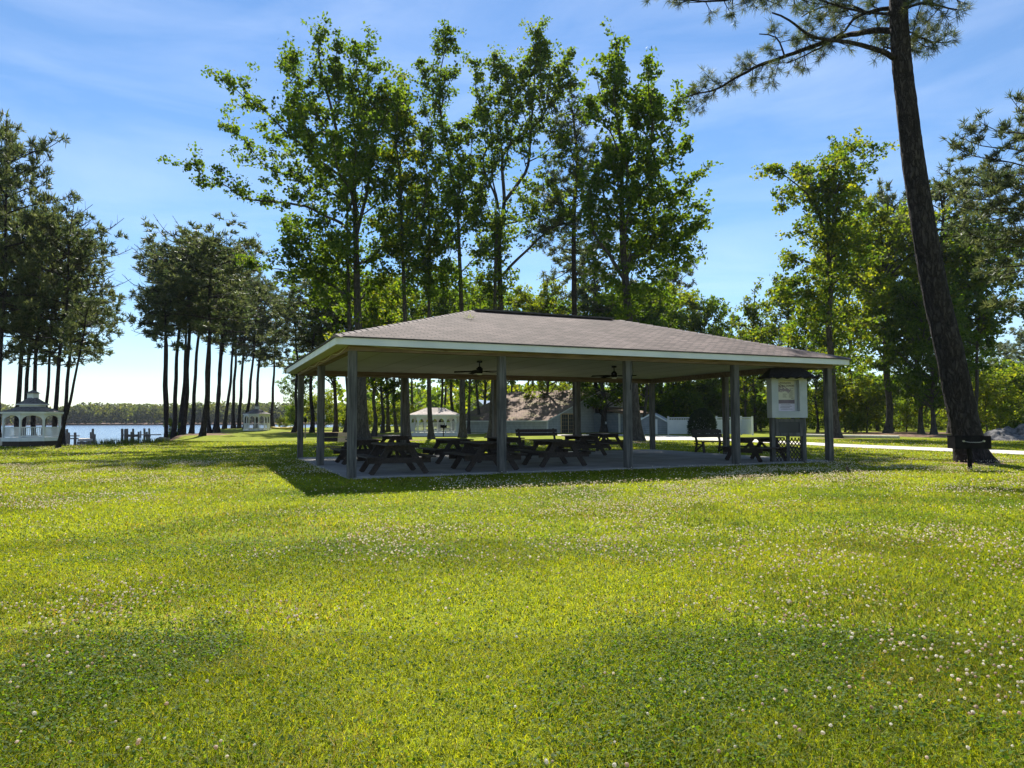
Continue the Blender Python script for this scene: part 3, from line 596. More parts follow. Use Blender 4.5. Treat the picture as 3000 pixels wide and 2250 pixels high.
    if cup:
        b = Buf(); w = cup; box(b, -w, w, -w, w, z - .2, z + .38); cu1 = build('cupola', b, M['white'], r)
        b = Buf(); w2 = w * 1.35; b.add([(-w2, -w2, z + .385), (w2, -w2, z + .385), (w2, w2, z + .385), (-w2, w2, z + .385), (0, 0, z + .72)], [[3, 2, 1, 0]]); b.add(b.v[0], [[0, 1, 4], [1, 2, 4], [2, 3, 4], [3, 0, 4]]); build('cupola_roof', b, M['gz_roof'], cu1)
        b = Buf(); tube(b, [(0, 0, z + .7), (0, 0, z + .85), (0, 0, z + .9), (0, 0, z + 1.0)], [.03, .02, .04, .008], 8); build('finial', b, M['gz_roof'], cu1)
    if walk:
        b = Buf(); box(b, -walk, -foot[0].length * .9, -.6, .6, .05, floor_h - .05); build('walkway', b, M['deck'], r)
    return r
M['gz_roof'] = surf('grey_wood_shingle', (.07, .062, .06), (.20, .185, .175), 7, (1, 1, 3), .9, .5)
def ngon(n_, r_, ph=0.): return [(r_ * math.cos(ph + 2 * math.pi * k / n_), r_ * math.sin(ph + 2 * math.pi * k / n_)) for k in range(n_)]
g = gnd(92, 1309); g = at(92, 1309, g.y + 1.5); GZ = gazebo((g.x, g.y, 0), R(-10.6), ngon(8, 2.15, R(22.5)), 2.02, .74, [(.52, .44, .16), (.17, .55, 0)], .30, 'large white gazebo with two-tier grey shingle roof by the water at far left', walk=6.5); GZ.scale = (.66, .66, .66)
g = gnd(752, 1268); g = at(752, 1268, g.y + 1.8); GZ = gazebo((g.x, g.y, .12), R(6), ngon(8, 1.78, R(22.5)), 2.1, .35, [(.18, .72, 0)], .26, 'small white octagonal gazebo with dark roof and cupola on the shore among pines', gate=5, oh=.14); GZ.scale = (.82, .82, .82)
M['gz_roof'] = surf('pale_grey_wood_shake', (.26, .22, .20), (.44, .39, .36), 6, (1, 1, 3), .9, .5)  # paler shake for the elongated gazebo's roof
g = gnd(1274, 1279); g = at(1274, 1279, g.y + 1.6); gazebo((g.x, g.y, 0), R(-4), [(2.0, -.8), (2.0, .8), (1.2, 1.5), (-1.2, 1.5), (-2.0, .8), (-2.0, -.8), (-1.2, -1.5), (1.2, -1.5)], 1.42, .32, [(.10, .62, 0)], 0, 'white elongated gazebo with pale shake roof seen through the pavilion', top=(3.2, 0))
# ---------------------------------------------------------------- houses behind
M['roof_old_f'] = shingle('old_brown_shingle_slope', False, (.20, .145, .115), (.30, .215, .17), (.09, .065, .055), .35, .2, (.17, .155, .06))
M['frame_tan'] = surf('tan_door_wood', (.45, .33, .17), (.55, .42, .24), 3)
def gable(b, L_, W_, ze, zr, ov, oe, mats=(0, 1), t=.12):
    """gable roof over x -L..0, y 0..W: two slabs with overhangs, top mat 0, edges mat 1"""
    h = W_ / 2; sl = (zr - ze) / h
    for y0, y1 in ((-oe, h), (W_ + oe, h)):
        z0 = ze - sl * oe; v = [(-L_ - ov, y0, z0), (ov, y0, z0), (ov, y1, zr), (-L_ - ov, y1, zr)]; w = [(x, y, z - t) for x, y, z in v]
        if y0 > h: v = [v[k] for k in (1, 0, 3, 2)]; w = [w[k] for k in (1, 0, 3, 2)]
        b.add(v + w, [[0, 1, 2, 3]], mats[0]); b.add(v + w, [[7, 6, 5, 4], [0, 4, 5, 1], [1, 5, 6, 2], [3, 7, 4, 0]], mats[1])
def gable_walls(b, L_, W_, ze, zr, mat=0, z0=-.3):
    h = W_ / 2; b.add([(-L_, 0, z0), (0, 0, z0), (0, W_, z0), (-L_, W_, z0), (-L_, 0, ze), (0, 0, ze), (0, W_, ze), (-L_, W_, ze), (0, h, zr), (-L_, h, zr)], [[0, 1, 5, 4], [2, 3, 7, 6]], mat)
    v = b.v[-1]; b.add(v, [[1, 2, 6, 8, 5], [3, 0, 4, 9, 7]], mat)
g = gnd(1603, 1270); ct = empty('cottage', (g.x, g.y, 0), R(-42), 'low grey cottage with large brown shingle roof seen through the pavilion', 'house')
b = Buf(); gable_walls(b, 13.9, 20, 1.42, 4.9); build('wall', b, M['sidinggrey'], ct)
b = Buf(); gable(b, 13.9, 20, 1.48, 5.02, .35, .35); build('roof', b, [M['roof_old_f'], M['white']], ct)
b = Buf(); beam(b, (.04, .02, -.1), (.04, .02, 1.42), .14, .14); build('corner_board', b, M['white'], ct)
dr = build('door', box(box(box(Buf(), .002, .09, 2.25, 2.40, 0, 2.12), .002, .09, 4.75, 4.90, 0, 2.12), .002, .09, 2.40, 4.75, 2.0, 2.12), M['frame_tan'], ct)
b = Buf(); box(b, .01, .05, 2.40, 4.75, .03, 2.0); build('pane', b, M['glass'], dr)
b = Buf(); box(b, .055, .075, 3.50, 3.66, .03, 2.0)
for y0 in (2.40, 3.66):
    for k in range(1, 3): y = y0 + k * .36; box(b, .055, .066, y - .015, y + .015, .03, 2.0)
    for k in range(1, 5): box(b, .055, .065, y0 + .02, y0 + 1.06, k * .4 - .012, k * .4 + .012)
build('muntin', b, M['frame_tan'], dr)
b = Buf(); box(b, .02, 3.4, 8.4, 15, -.3, 2.15); wg = build('wing_wall', b, M['sidingblue'], ct)
b = Buf(); b.add([(.0, 8.1, 2.9), (3.8, 8.1, 2.2), (3.8, 15.3, 2.2), (.0, 15.3, 2.9), (.0, 8.1, 2.78), (3.8, 8.1, 2.08), (3.8, 15.3, 2.08), (.0, 15.3, 2.78)], BOXF[::-1]); build('wing_roof', b, [M['roof_old_f']], ct)
b = Buf(); beam(b, (3.42, 8.38, -.1), (3.42, 8.38, 2.1), .16, .16); build('corner_board', b, M['white'], ct)
p = at(1428, 1240, 118); gh = empty('grey_house', (p.x, p.y, 0), R(-14), 'narrow grey-blue two-storey house with two white shuttered windows and pale metal roof', 'house')
b = Buf(); gable_walls(b, 7.0, 3.3, 3.45, 4.75); w_ = build('wall', b, M['sidingblue'], gh); 
b = Buf(); gable(b, 7.0, 3.3, 3.52, 4.92, .25, .25, (0, 1), .1); rf = build('roof', b, [M['metalroof'], M['white']], gh)
for o in (w_, rf): o.rotation_euler = (0, 0, R(90)); o.location = (0, 7.0, 0)
gp = []
for x0 in (-2.75, -1.35):
    f_ = build('window', box(Buf(), x0, x0 + .85, -.05, -.003, 1.75, 3.25), M['white'], gh)
    build('shutter', box(Buf(), x0 + .08, x0 + .77, -.075, -.052, 1.83, 3.17), M['vinyl'], f_)
p0, p1 = at(1325, 1240, 84), at(1384, 1240, 90)
rp = empty('ramp_railing', (p0.x, p0.y, 0), 0, 'weathered wooden ramp with rails between the gazebo and the cottage', 'ramp'); q = p1 - p0
b = Buf()
for z in (.5, .95, 1.45): beam(b, (-3.5, 0, z - .25), (q.x, q.y, z + .1), .05, .12)
build('rail', b, M['greywood'], rp)
for k in range(6): t = k / 5; b = Buf(); box(b, -3.5 + (q.x + 3.5) * t - .06, -3.5 + (q.x + 3.5) * t + .06, q.y * t + .04, q.y * t + .16, -.1, 1.5); build('post', b, M['greywood'], rp)
b = Buf(); beam(b, (-3.4, .6, .22), (q.x, q.y + .6, .5), 1.0, .09); build('ramp_deck', b, M['greywood'], rp)
# low grey shed, white vinyl fence
p = gnd(1958, 1273); sh = empty('shed', (p.x, p.y, 0), R(-20), 'small grey shed with white door beside the white fence', 'shed')
b = Buf(); gable_walls(b, 2.6, 3.0, 1.2, 2.0); w_ = build('wall', b, M['sidingblue'], sh); b = Buf(); gable(b, 2.6, 3.0, 1.24, 2.06, .2, .22, (0, 0)); r_ = build('roof', b, [M['metalroof']], sh)
for o in (w_, r_): o.rotation_euler = (0, 0, R(90)); o.location = (0, 2.6, 0)
build('door', box(Buf(), -1.75, -1.0, -.05, -.003, 0, 1.45), M['vinyl'], sh)
def vinyl(name, pts, h, label):
    f = empty(name, pts[0], 0, label, 'fence'); f.location.z = 0; o = Vector(pts[0]); b = Buf(); c = Buf()
    for a, d in zip(pts, pts[1:]):
        a, d = Vector(a) - o, Vector(d) - o; k = max(1, round((d - a).length / 2.2))
        for s in range(k):
            p, q = a.lerp(d, s / k), a.lerp(d, (s + 1) / k)
            beam(b, p + Vector((0, 0, h * .43)), q + Vector((0, 0, h * .43)), .03, h * .78); beam(b, p + Vector((0, 0, h - .05)), q + Vector((0, 0, h - .05)), .05, .09); beam(b, p + Vector((0, 0, h * .84)), q + Vector((0, 0, h * .84)), .05, .07)
            e = (q - p); m_ = 14
            for j in range(1, m_): w = p + e * j / m_; box(b, w.x - .018, w.x + .018, w.y - .01, w.y + .01, h * .85, h - .08)
            build('post', box(box(Buf(), p.x - .065, p.x + .065, p.y - .065, p.y + .065, -.1, h + .06), p.x - .085, p.x + .085, p.y - .085, p.y + .085, h + .061, h + .10), M['vinyl'], f)
    q = Vector(pts[-1]) - o; build('post', box(Buf(), q.x - .065, q.x + .065, q.y - .065, q.y + .065, -.1, h + .06), M['vinyl'], f)
    build('panel', b, M['vinyl'], f)
vinyl('vinyl_fence', [gnd(1958, 1273.5), gnd(2172, 1273.5), gnd(2205, 1275)], 1.62, 'long white vinyl privacy fence behind the right half of the pavilion')
vinyl('vinyl_fence', [gnd(1838, 1271.5), gnd(1902, 1271.5)], 1.62, 'short white vinyl fence piece left of the grey shed')
p = at(2107, 1232, 150); fh = empty('white_building', (p.x, p.y, 0), R(10), 'small white building far off whose pale roof shows above the white fence', 'building')
b = Buf(); gable_walls(b, 5, 5, 3.6, 4.6); build('wall', b, M['vinyl'], fh); b = Buf(); gable(b, 5, 5, 3.64, 4.7, .3, .3, (0, 0)); build('roof', b, [M['metalroof']], fh)
# ---------------------------------------------------------------- docks, pilings, rocks, shore reeds
def piling(px, ptop, Y, r_=.16, parent=None, org=None):
    p = at(px, ptop, Y); b = Buf(); x, y, z = (p.x, p.y, p.z) if org is None else (p.x - org.x, p.y - org.y, p.z)
    tube(b, [(x, y, -2.2), (x + .02, y, z - .4), (x, y, z)], [r_ * 1.05, r_, r_ * .96], 9); return b
o1 = at(180, 1290, 50); dk = empty('boat_dock', (o1.x, o1.y, 0), 0, 'short timber dock with pale deck beside the large gazebo at far left', 'dock')
for px, pt, Y, r_ in ((186, 1257, 50.5, .10), (196, 1257, 51.5, .09), (201, 1267, 52.6, .1), (220, 1267, 50, .09), (266, 1266, 52.8, .07), (272, 1256, 52.2, .085), (277, 1272, 49.2, .08)): build('piling', piling(px, pt, Y, r_, None, o1), M['greywood'], dk)
a, c, d, e = at(227, 1284.5, 49), at(272, 1284.5, 49), at(271, 1275.5, 54), at(233, 1275.5, 54)
zt = .10; b = Buf(); v = [(p.x - o1.x, p.y - o1.y) for p in (a, c, d, e)]; prism(b, v, zt - .10, zt); build('deck', b, M['deck'], dk)
b = Buf(); beam(b, (v[0][0], v[0][1] - .04, zt - .22), (v[1][0], v[1][1] - .04, zt - .22), .06, .2); beam(b, (v[0][0] + .3, v[0][1], -.9), (v[0][0] + .3, v[0][1], zt - .1), .16, .16); beam(b, (v[1][0] - .3, v[1][1], -.9), (v[1][0] - .3, v[1][1], zt - .1), .16, .16)
build('joist', b, M['greywood'], dk)
b = Buf()
for pa, pb, Y in (((176, 1277), (232, 1277), 53), ((176, 1285), (228, 1285), 49.2)): p, q = at(*pa, Y) - o1, at(*pb, Y) - o1; beam(b, (p.x, p.y, at(*pa, Y).z), (q.x, q.y, at(*pb, Y).z), .12, .08)
build('rail', b, M['greywood'], dk)
o2 = at(370, 1290, 52); dk = empty('old_pier', (o2.x, o2.y, 0), 0, 'old pier of dark pilings with a low cross beam left of the waterside pines', 'pier')
for px, pt, Y, r_ in ((371, 1256, 52, .115), (385, 1265, 52.5, .08), (390, 1256, 53, .08), (406, 1265, 52, .07), (423, 1255, 54, .08), (430, 1265, 52, .075), (437, 1255, 53, .075), (367.5, 1257, 53, .1)): build('piling', piling(px, pt, Y, r_, None, o2), M['greywood'], dk)
b = Buf(); p, q = at(366, 1274, 52), at(470, 1273.5, 52); beam(b, (p.x - o2.x, p.y - o2.y - .12, p.z), (q.x - o2.x, q.y - o2.y - .12, q.z), .5, .07); build('walkway', b, M['greywood'], dk)
b = Buf(); p, q = at(374, 1277.5, 52), at(406, 1277.5, 52); beam(b, (p.x - o2.x, p.y - o2.y - .1, p.z), (q.x - o2.x, q.y - o2.y - .1, q.z), .06, .13)
p, q = at(426, 1277, 52), at(443, 1277, 52); beam(b, (p.x - o2.x, p.y - o2.y - .1, p.z), (q.x - o2.x, q.y - o2.y - .1, q.z), .06, .13); build('cross_beam', b, M['greywood'], dk)
for px, pt, Y, r_, lb in ((358, 1256, 52, .09, 'single dark piling standing in the water left of the old pier'), (412, 1262.5, 95, .1, 'short dark stake far out in the water behind the old pier'),
        (793, 1231, 120, .16, 'dark piling in the water just right of the small octagonal gazebo'), (802, 1228, 125, .14, 'second dark piling right of the small octagonal gazebo'), (819, 1222, 128, .18, 'tallest dark piling right of the small octagonal gazebo')):
    tag(build('piling', piling(px, pt, Y, r_), M['greywood']), lb, 'piling', 'lone pilings in the water')
def rock(px, py, w, h, label, seed, cat='rock', mat='rock', name='rock'):
    g = gnd(px, py); rg = np.random.default_rng(seed); bm = bmesh.new(); bmesh.ops.create_icosphere(bm, subdivisions=3, radius=1)
    dirs = rg.normal(0, 1, (14, 3)); dirs /= np.linalg.norm(dirs, axis=1)[:, None]; cut = rg.uniform(.55, .95, 14)
    for v in bm.verts:
        c = np.array(v.co); k = 1.
        for d, t in zip(dirs, cut):
            q = c @ d
            if q > t: k = min(k, t / q)
        v.co = Vector(c * k * (1 + rg.normal(0, .015)))
    bmesh.ops.scale(bm, vec=(w / 2, w * .4, h), verts=bm.verts); me = bpy.data.meshes.new(name); bm.to_mesh(me); bm.free(); me.materials.append(M[mat])
    o = bpy.data.objects.new(name, me); C.objects.link(o); o.location = (g.x, g.y, ground_z(np.array([g.x]), np.array([g.y]))[0] + h * .1); o.rotation_euler = (0, rg.normal(0, .12), rg.random() * 6); tag(o, label, cat, 'shore rocks' if cat == 'rock' else None)
for k, (px, py, w, h, lb) in enumerate(((186, 1302, .95, .55, 'brown rock at the corner of the large gazebo beside the dock'), (201, 1302, .8, .42, 'flat brown rock in front of the dock rails, next to the gazebo corner rock'), (461, 1291, .55, .55, 'pointed dark rock on the shore at the foot of the pine clump'), (480, 1291, .95, .42, 'low wide dark rock against the first pine of the clump'), (682, 1262, 1.2, .4, 'grey rock among the roots at the right of the pine clump'))): rock(px, py, w, h, lb, 20 + k)
def stalks(name, area, n_, hmin, hmax, cols, label, cat, mat, seed, w=.025, kind='stuff'):
    rg = np.random.default_rng(seed); b = Buf(); P = area(rg, n_); az = rg.random(n_) * 6.283; h = rg.uniform(hmin, hmax, n_); ln = rg.normal(0, .16, (n_, 2)) * h[:, None]
    dx = np.c_[np.cos(az), np.sin(az), 0 * az] * w; mid = P + np.c_[ln * .35, h * .6]; tip = P + np.c_[ln, h]
    v = np.stack([P - dx, P + dx, mid + dx * .7, mid - dx * .7, tip], 1).reshape(-1, 3); k = np.arange(n_)[:, None] * 5
    c = np.array(cols)[rg.integers(0, len(cols), n_)] * rg.uniform(.75, 1.25, (n_, 1)); c = np.repeat(c, 5, 0)
    b.add(v, k + np.array([[0, 1, 2, 3]]), 0, c); b.f.append((k + np.array([[3, 2, 4]]), 0)); o = build(name, b, mat); tag(o, label, cat, None, kind); return o
def reedarea(rg, n_):
    t = rg.random(n_) ** .8; px = 250 + 225 * t; P = np.array([gnd(a, 1299.5 - 3.5 * t_) for a, t_ in zip(px, t)]); P[:, 1] += rg.normal(0, .5, n_) + .6; P[:, 2] = -.35; return P
stalks('shore_reeds', reedarea, 1500, .32, .72, [(.06, .10, .03), (.09, .12, .03), (.12, .13, .05)], 'green reeds along the water edge between dock and pier', 'reeds', M['grass'], 9, .02)
# kayak, posts, log, rubble, mast, birds, sprig
g = gnd(829, 1264); b = Buf(); K_ = 15; v = []
for k in range(K_):
    t = k / (K_ - 1); w = .36 * math.sin(math.pi * t) ** .6 + .01; x = (t - .5) * 3.4; zz = .16 * abs(2 * t - 1) ** 2
    for j in range(10): an = 2 * math.pi * j / 10; v.append((x, w * math.cos(an), .42 + zz + .17 * math.sin(an) * (w / .36) ** .5))
b.add(v, [[k * 10 + j, k * 10 + (j + 1) % 10, k * 10 + 10 + (j + 1) % 10, k * 10 + 10 + j] for k in range(K_ - 1) for j in range(10)])
ky = empty('kayak', (g.x, g.y, 0), R(12), 'yellow kayak resting by the bushes right of the small octagonal gazebo', 'kayak'); build('hull', b, M['yellow'], ky, True)
b = Buf(); tube(b, [(-.35, 0, .585), (.45, 0, .59)], [.2, .2], 10); b.v[0][:, 2] = .555 + (b.v[0][:, 2] - .585) * .35; build('cockpit', b, M['black'], ky)
b = Buf(); box(b, -1.0, -.9, -.3, .3, -.05, .30); box(b, .9, 1.0, -.3, .3, -.05, .30); build('stand', b, M['greywood'], ky)
g = gnd(894, 1285); sp = empty('wooden_post', (g.x, g.y, 0), 0, 'thin dark post with a small box top standing in grass left of the pavilion', 'post')
b = Buf(); box(b, -.045, .045, -.045, .045, -.1, 1.25); build('stem', b, M['greywood'], sp); b = Buf(); box(b, -.10, .10, -.07, .07, 1.25, 1.62); build('top_box', b, M['black'], sp)
for px0, px1, py, lb in ((2464, 2634, 1284, 'long pale timber edging log lying on the grass between two right-hand trunks'), (2262, 2425, 1279.5, 'pale timber edging log behind the notice kiosk')):
    a, d = gnd(px0, py - 1.5), gnd(px1, py + 1.5); b = Buf(); q = d - a; tube(b, [(0, 0, .11), (q.x * .5, q.y * .5, .115), (q.x, q.y, .11)], [.13, .135, .125], 10); o = build('edging_log', b, M['ground_log']); o.location = a; tag(o, lb, 'log', 'timber edging logs')
g = gnd(2985, 1290); nx_, ny_ = 60, 34; X, Y = np.meshgrid(np.linspace(-3.6, 5.5, nx_), np.linspace(-1.6, 3.0, ny_)); hgt = .95 * np.exp(-((X - 1.0) / 2.6) ** 4 * .7 - ((Y - .6) / 1.35) ** 2) * (.8 + .5 * fnoise(X, Y, 1.7, 70)) + (fnoise(X, Y, .5, 71) - .5) * .75 * np.exp(-((X - 1) / 3.2) ** 4 - ((Y - .6) / 1.5) ** 2) - .06
i = np.arange(ny_ - 1)[:, None] * nx_ + np.arange(nx_ - 1)[None]; b = Buf(); b.add(np.stack([X, Y, hgt], -1).reshape(-1, 3), np.stack([i, i + 1, i + nx_ + 1, i + nx_], -1).reshape(-1, 4)); o = build('rubble_heap', b, M['rubble']); o.location = (g.x, g.y, 0); tag(o, 'grey heap of rubble at the right edge behind the leaning pine', 'heap')
p = at(797, 1203, 455); b = Buf(); tube(b, [(p.x, p.y, -1), (p.x, p.y, at(797, 1178, 455).z)], [.28, .12], 6); tag(build('radio_mast', b, M['greywood']), 'very thin mast rising above the far shore woods', 'mast')
def bird(px, py, s, face, label):
    g = gnd(px, py); me = bpy.data.meshes.new('bird'); bm = bmesh.new()
    jt = [(0, 0, .62), (.10, 0, .80), (.19, 0, .98), (-.16, 0, .45), (-.34, 0, .28), (-.55, 0, .12), (.31, 0, .99), (.38, 0, .975)]
    vs = [bm.verts.new(Vector(j) * s) for j in jt]
    for a, c in ((0, 1), (1, 2), (0, 3), (3, 4), (4, 5), (2, 6), (6, 7)): bm.edges.new((vs[a], vs[c]))
    for y in (-.07, .07): k = bm.verts.new(Vector((.02, y, .30)) * s); f = bm.verts.new(Vector((.04, y, 0)) * s); f2 = bm.verts.new(Vector((.14, y, 0)) * s); bm.edges.new((vs[0], k)); bm.edges.new((k, f)); bm.edges.new((f, f2))
    bm.to_mesh(me); bm.free(); o = bpy.data.objects.new('bird', me); C.objects.link(o); md = o.modifiers.new('skin', 'SKIN')
    rad = [.22, .20, .13, .19, .08, .05, .035, .012, .04, .018, .015, .04, .018, .015]
    for v, r_ in zip(me.skin_vertices[0].data, rad): v.radius = (r_ * s, r_ * s)
    me.skin_vertices[0].data[0].use_root = True
    o.modifiers.new('sub', 'SUBSURF').render_levels = 2; o.modifiers['sub'].levels = 2
    dg = bpy.context.evaluated_depsgraph_get(); m2 = bpy.data.meshes.new_from_object(o.evaluated_get(dg)); o.modifiers.clear(); o.data = m2
    m2.materials.clear(); m2.materials.append(M['bird'])
    for p_ in m2.polygons: p_.use_smooth = True
    o.location = (g.x, g.y, .03); o.rotation_euler = (0, 0, face); tag(o, label, 'bird', 'birds on the lawn')
M['bird'] = surf('dark_brown_plumage', (.035, .028, .025), (.10, .07, .055), 30, rough=.8)
bird(2484, 1391, .17, R(200), 'small dark bird standing on the sunny lawn right of the pavilion corner')
bird(2090, 1302, .18, R(20), 'tiny bird on the grass beyond the slab, seen under the right bench')
rg = np.random.default_rng(8); b = Buf()      # fallen pine sprig on the roof
for k in range(46):
    az = rg.random() * 6.28; l = .12 + .16 * rg.random(); d = np.array([math.cos(az), math.sin(az) * .8, .25 + .8 * rg.random()]); d /= np.linalg.norm(d); s_ = np.cross(d, [0, 0, 1]); s_ /= np.linalg.norm(s_); c0 = np.array([(k % 5) * .05 - .1, 0, .02])
    b.add([c0 - s_ * .007, c0 + s_ * .007, c0 + d * l], [[0, 1, 2]], 0, np.tile((.16, .17, .05), (3, 1)))
o = build('pine_sprig', b, M['needle']); u_, v_ = 4.05, 3.05; o.location = pav(u_, v_, 3.295 + (v_ + .495) / (PW / 2 + .495) * (RZ - 3.295) + .005); tag(o, 'small fallen pine sprig lying on the brown shingle roof', 'twig')
# ---------------------------------------------------------------- trees
GREEN = [(.030, .062, .012), (.042, .082, .014), (.060, .102, .016), (.078, .118, .018), (.050, .088, .020)]
GOLD = [(.090, .120, .016), (.115, .135, .018), (.075, .112, .016), (.062, .097, .015)]
BLUEG = [(.036, .052, .024), (.052, .068, .030), (.072, .084, .036), (.088, .094, .042)]
def unit(v): return v / (np.linalg.norm(v, axis=-1, keepdims=True) + 1e-9)
def leaves(b, cen, rad, n_, size, rng, cols):
    cen = np.asarray(cen, float).reshape(-1, 3); m_ = len(cen)
    if not m_: return
    rad = np.broadcast_to(np.asarray(rad, float), (m_,))
    o = unit(rng.normal(0, 1, (m_, n_, 3))) * (rng.random((m_, n_, 1)) ** .5) * rad[:, None, None] * np.array([1, 1, .8])
    p = (cen[:, None] + o).reshape(-1, 3); k = len(p)
    nrm = unit(rng.normal(0, 1, (k, 3)) + np.array([0, 0, .7])); t = unit(np.cross(nrm, rng.normal(0, 1, (k, 3)))); u = np.cross(nrm, t)
    s = size * rng.uniform(.6, 1.25, (k, 1)); a, c = t * s * .5, u * s * .40
    v = np.stack([p - a, p - a * .1 + c, p + a - nrm * s * .12, p - a * .1 - c], 1).reshape(-1, 3)
    ball = np.repeat(rng.integers(0, len(cols), m_), n_); pick = np.where(rng.random(k) < .55, ball, rng.integers(0, len(cols), k))
    col = np.array(cols)[pick] * rng.uniform(.8, 1.2, (k, 1))
    b.add(v, np.arange(k)[:, None] * 4 + np.arange(4)[None], 0, np.repeat(col, 4, 0))
def tufts(b, cen, dirs, n_, ln, w, rng, cols):
    cen = np.asarray(cen, float).reshape(-1, 3); m_ = len(cen)
    if not m_: return
    dirs = np.asarray(dirs, float).reshape(-1, 3)
    d = unit(unit(rng.normal(0, 1, (m_, n_, 3))) * .95 + dirs[:, None] * .75).reshape(-1, 3); k = len(d)
    p = np.repeat(cen, n_, 0) + rng.normal(0, ln * .10, (k, 3)); s = unit(np.cross(d, rng.normal(0, 1, (k, 3)))) * w / 2; l = ln * rng.uniform(.7, 1.2, (k, 1))
    v = np.stack([p - s, p + s, p + d * l * .6 + s * .8, p + d * l, p + d * l * .6 - s * .8], 1).reshape(-1, 3)
    col = np.repeat(np.array(cols)[rng.integers(0, len(cols), m_)], n_, 0) * rng.uniform(.75, 1.25, (k, 1))
    b.add(v, np.arange(k)[:, None] * 5 + np.arange(5)[None], 0, np.repeat(col, 5, 0))
def smooth_path(P, step):
    P = np.asarray(P, float); Q = np.vstack([2 * P[0] - P[1], P, 2 * P[-1] - P[-2]]); out = []
    for i in range(1, len(Q) - 2):
        n_ = max(2, int(np.linalg.norm(Q[i + 1] - Q[i]) / step)); t = np.linspace(0, 1, n_, endpoint=False)[:, None]
        out.append(.5 * (2 * Q[i] + (Q[i + 1] - Q[i - 1]) * t + (2 * Q[i - 1] - 5 * Q[i] + 4 * Q[i + 1] - Q[i + 2]) * t ** 2 + (3 * Q[i] - Q[i - 1] - 3 * Q[i + 1] + Q[i + 2]) * t ** 3))
    return np.vstack(out + [P[-1:]])
def rot_z(P, o, a): c, s = math.cos(a), math.sin(a); D = P - o; return o + np.stack([c * D[:, 0] - s * D[:, 1], s * D[:, 0] + c * D[:, 1], D[:, 2]], 1)
def leafy(path, W_, cen, rad, rng, s0=.25, step=.55, sub=(.7, 1.8), ball=(.36, .68), thick=.016):
    """short leaf-bearing twigs along a limb: wood into W_, leaf balls into cen/rad"""
    seg = np.linalg.norm(np.diff(path, axis=0), axis=1); L_ = np.r_[0, np.cumsum(seg)]; tot = L_[-1]
    s = tot * s0
    while s < tot:
        i = min(np.searchsorted(L_, s), len(path) - 1); p = path[i]; tg = unit(path[i] - path[i - 1]); f = s / tot
        d = unit(rng.normal(0, 1, 3) * np.array([1, 1, .8]) + tg * .7 + np.array([0, 0, .30])); l = rng.uniform(*sub) * (1.1 - .35 * f)
        q = p + d * l; mid = p + d * l * .55 + np.array([0, 0, -.05 * l])
        tube(W_, [p, mid, q], [thick, thick * .75, thick * .4], 3)
        for t, r_ in ((.45, .8), (.75, 1.), (1.02, 1.)):
            if rng.random() < .9: cen.append(p + d * l * t + rng.normal(0, .12, 3)); rad.append(rng.uniform(*ball) * r_)
        if rng.random() < .5: cen.append(p + rng.normal(0, .15, 3)); rad.append(rng.uniform(*ball) * .8)
        s += step * rng.uniform(.6, 1.4)
    for k in range(3): cen.append(path[-1] + rng.normal(0, .18, 3)); rad.append(ball[0])
def flare(z, r0, h=1.2, a=.8): return r0 * (1 + a * np.exp(-np.maximum(z, 0) / (h * .35)))
def trunk_tube(W_, path, r0, r1, n_, rng, fl=.7):
    m_ = len(path); t = np.linspace(0, 1, m_); r_ = (r0 + (r1 - r0) * t ** .85)
    r_ = np.where(path[:, 2] < 2.5, flare(path[:, 2], r_, 1.3, fl), r_)
    an = np.arange(n_) * 2 * np.pi / n_; ph = rng.random(3) * 6.28
    lob = 1 + .10 * np.sin(3 * an + ph[0])[None] * np.exp(-np.maximum(path[:, 2:3], 0) / .7) + .05 * np.sin(5 * an + ph[1])[None] * np.exp(-np.maximum(path[:, 2:3], 0) / .9) + rng.normal(0, .018, (m_, n_))
    tube(W_, path, r_, n_, wob=lob)
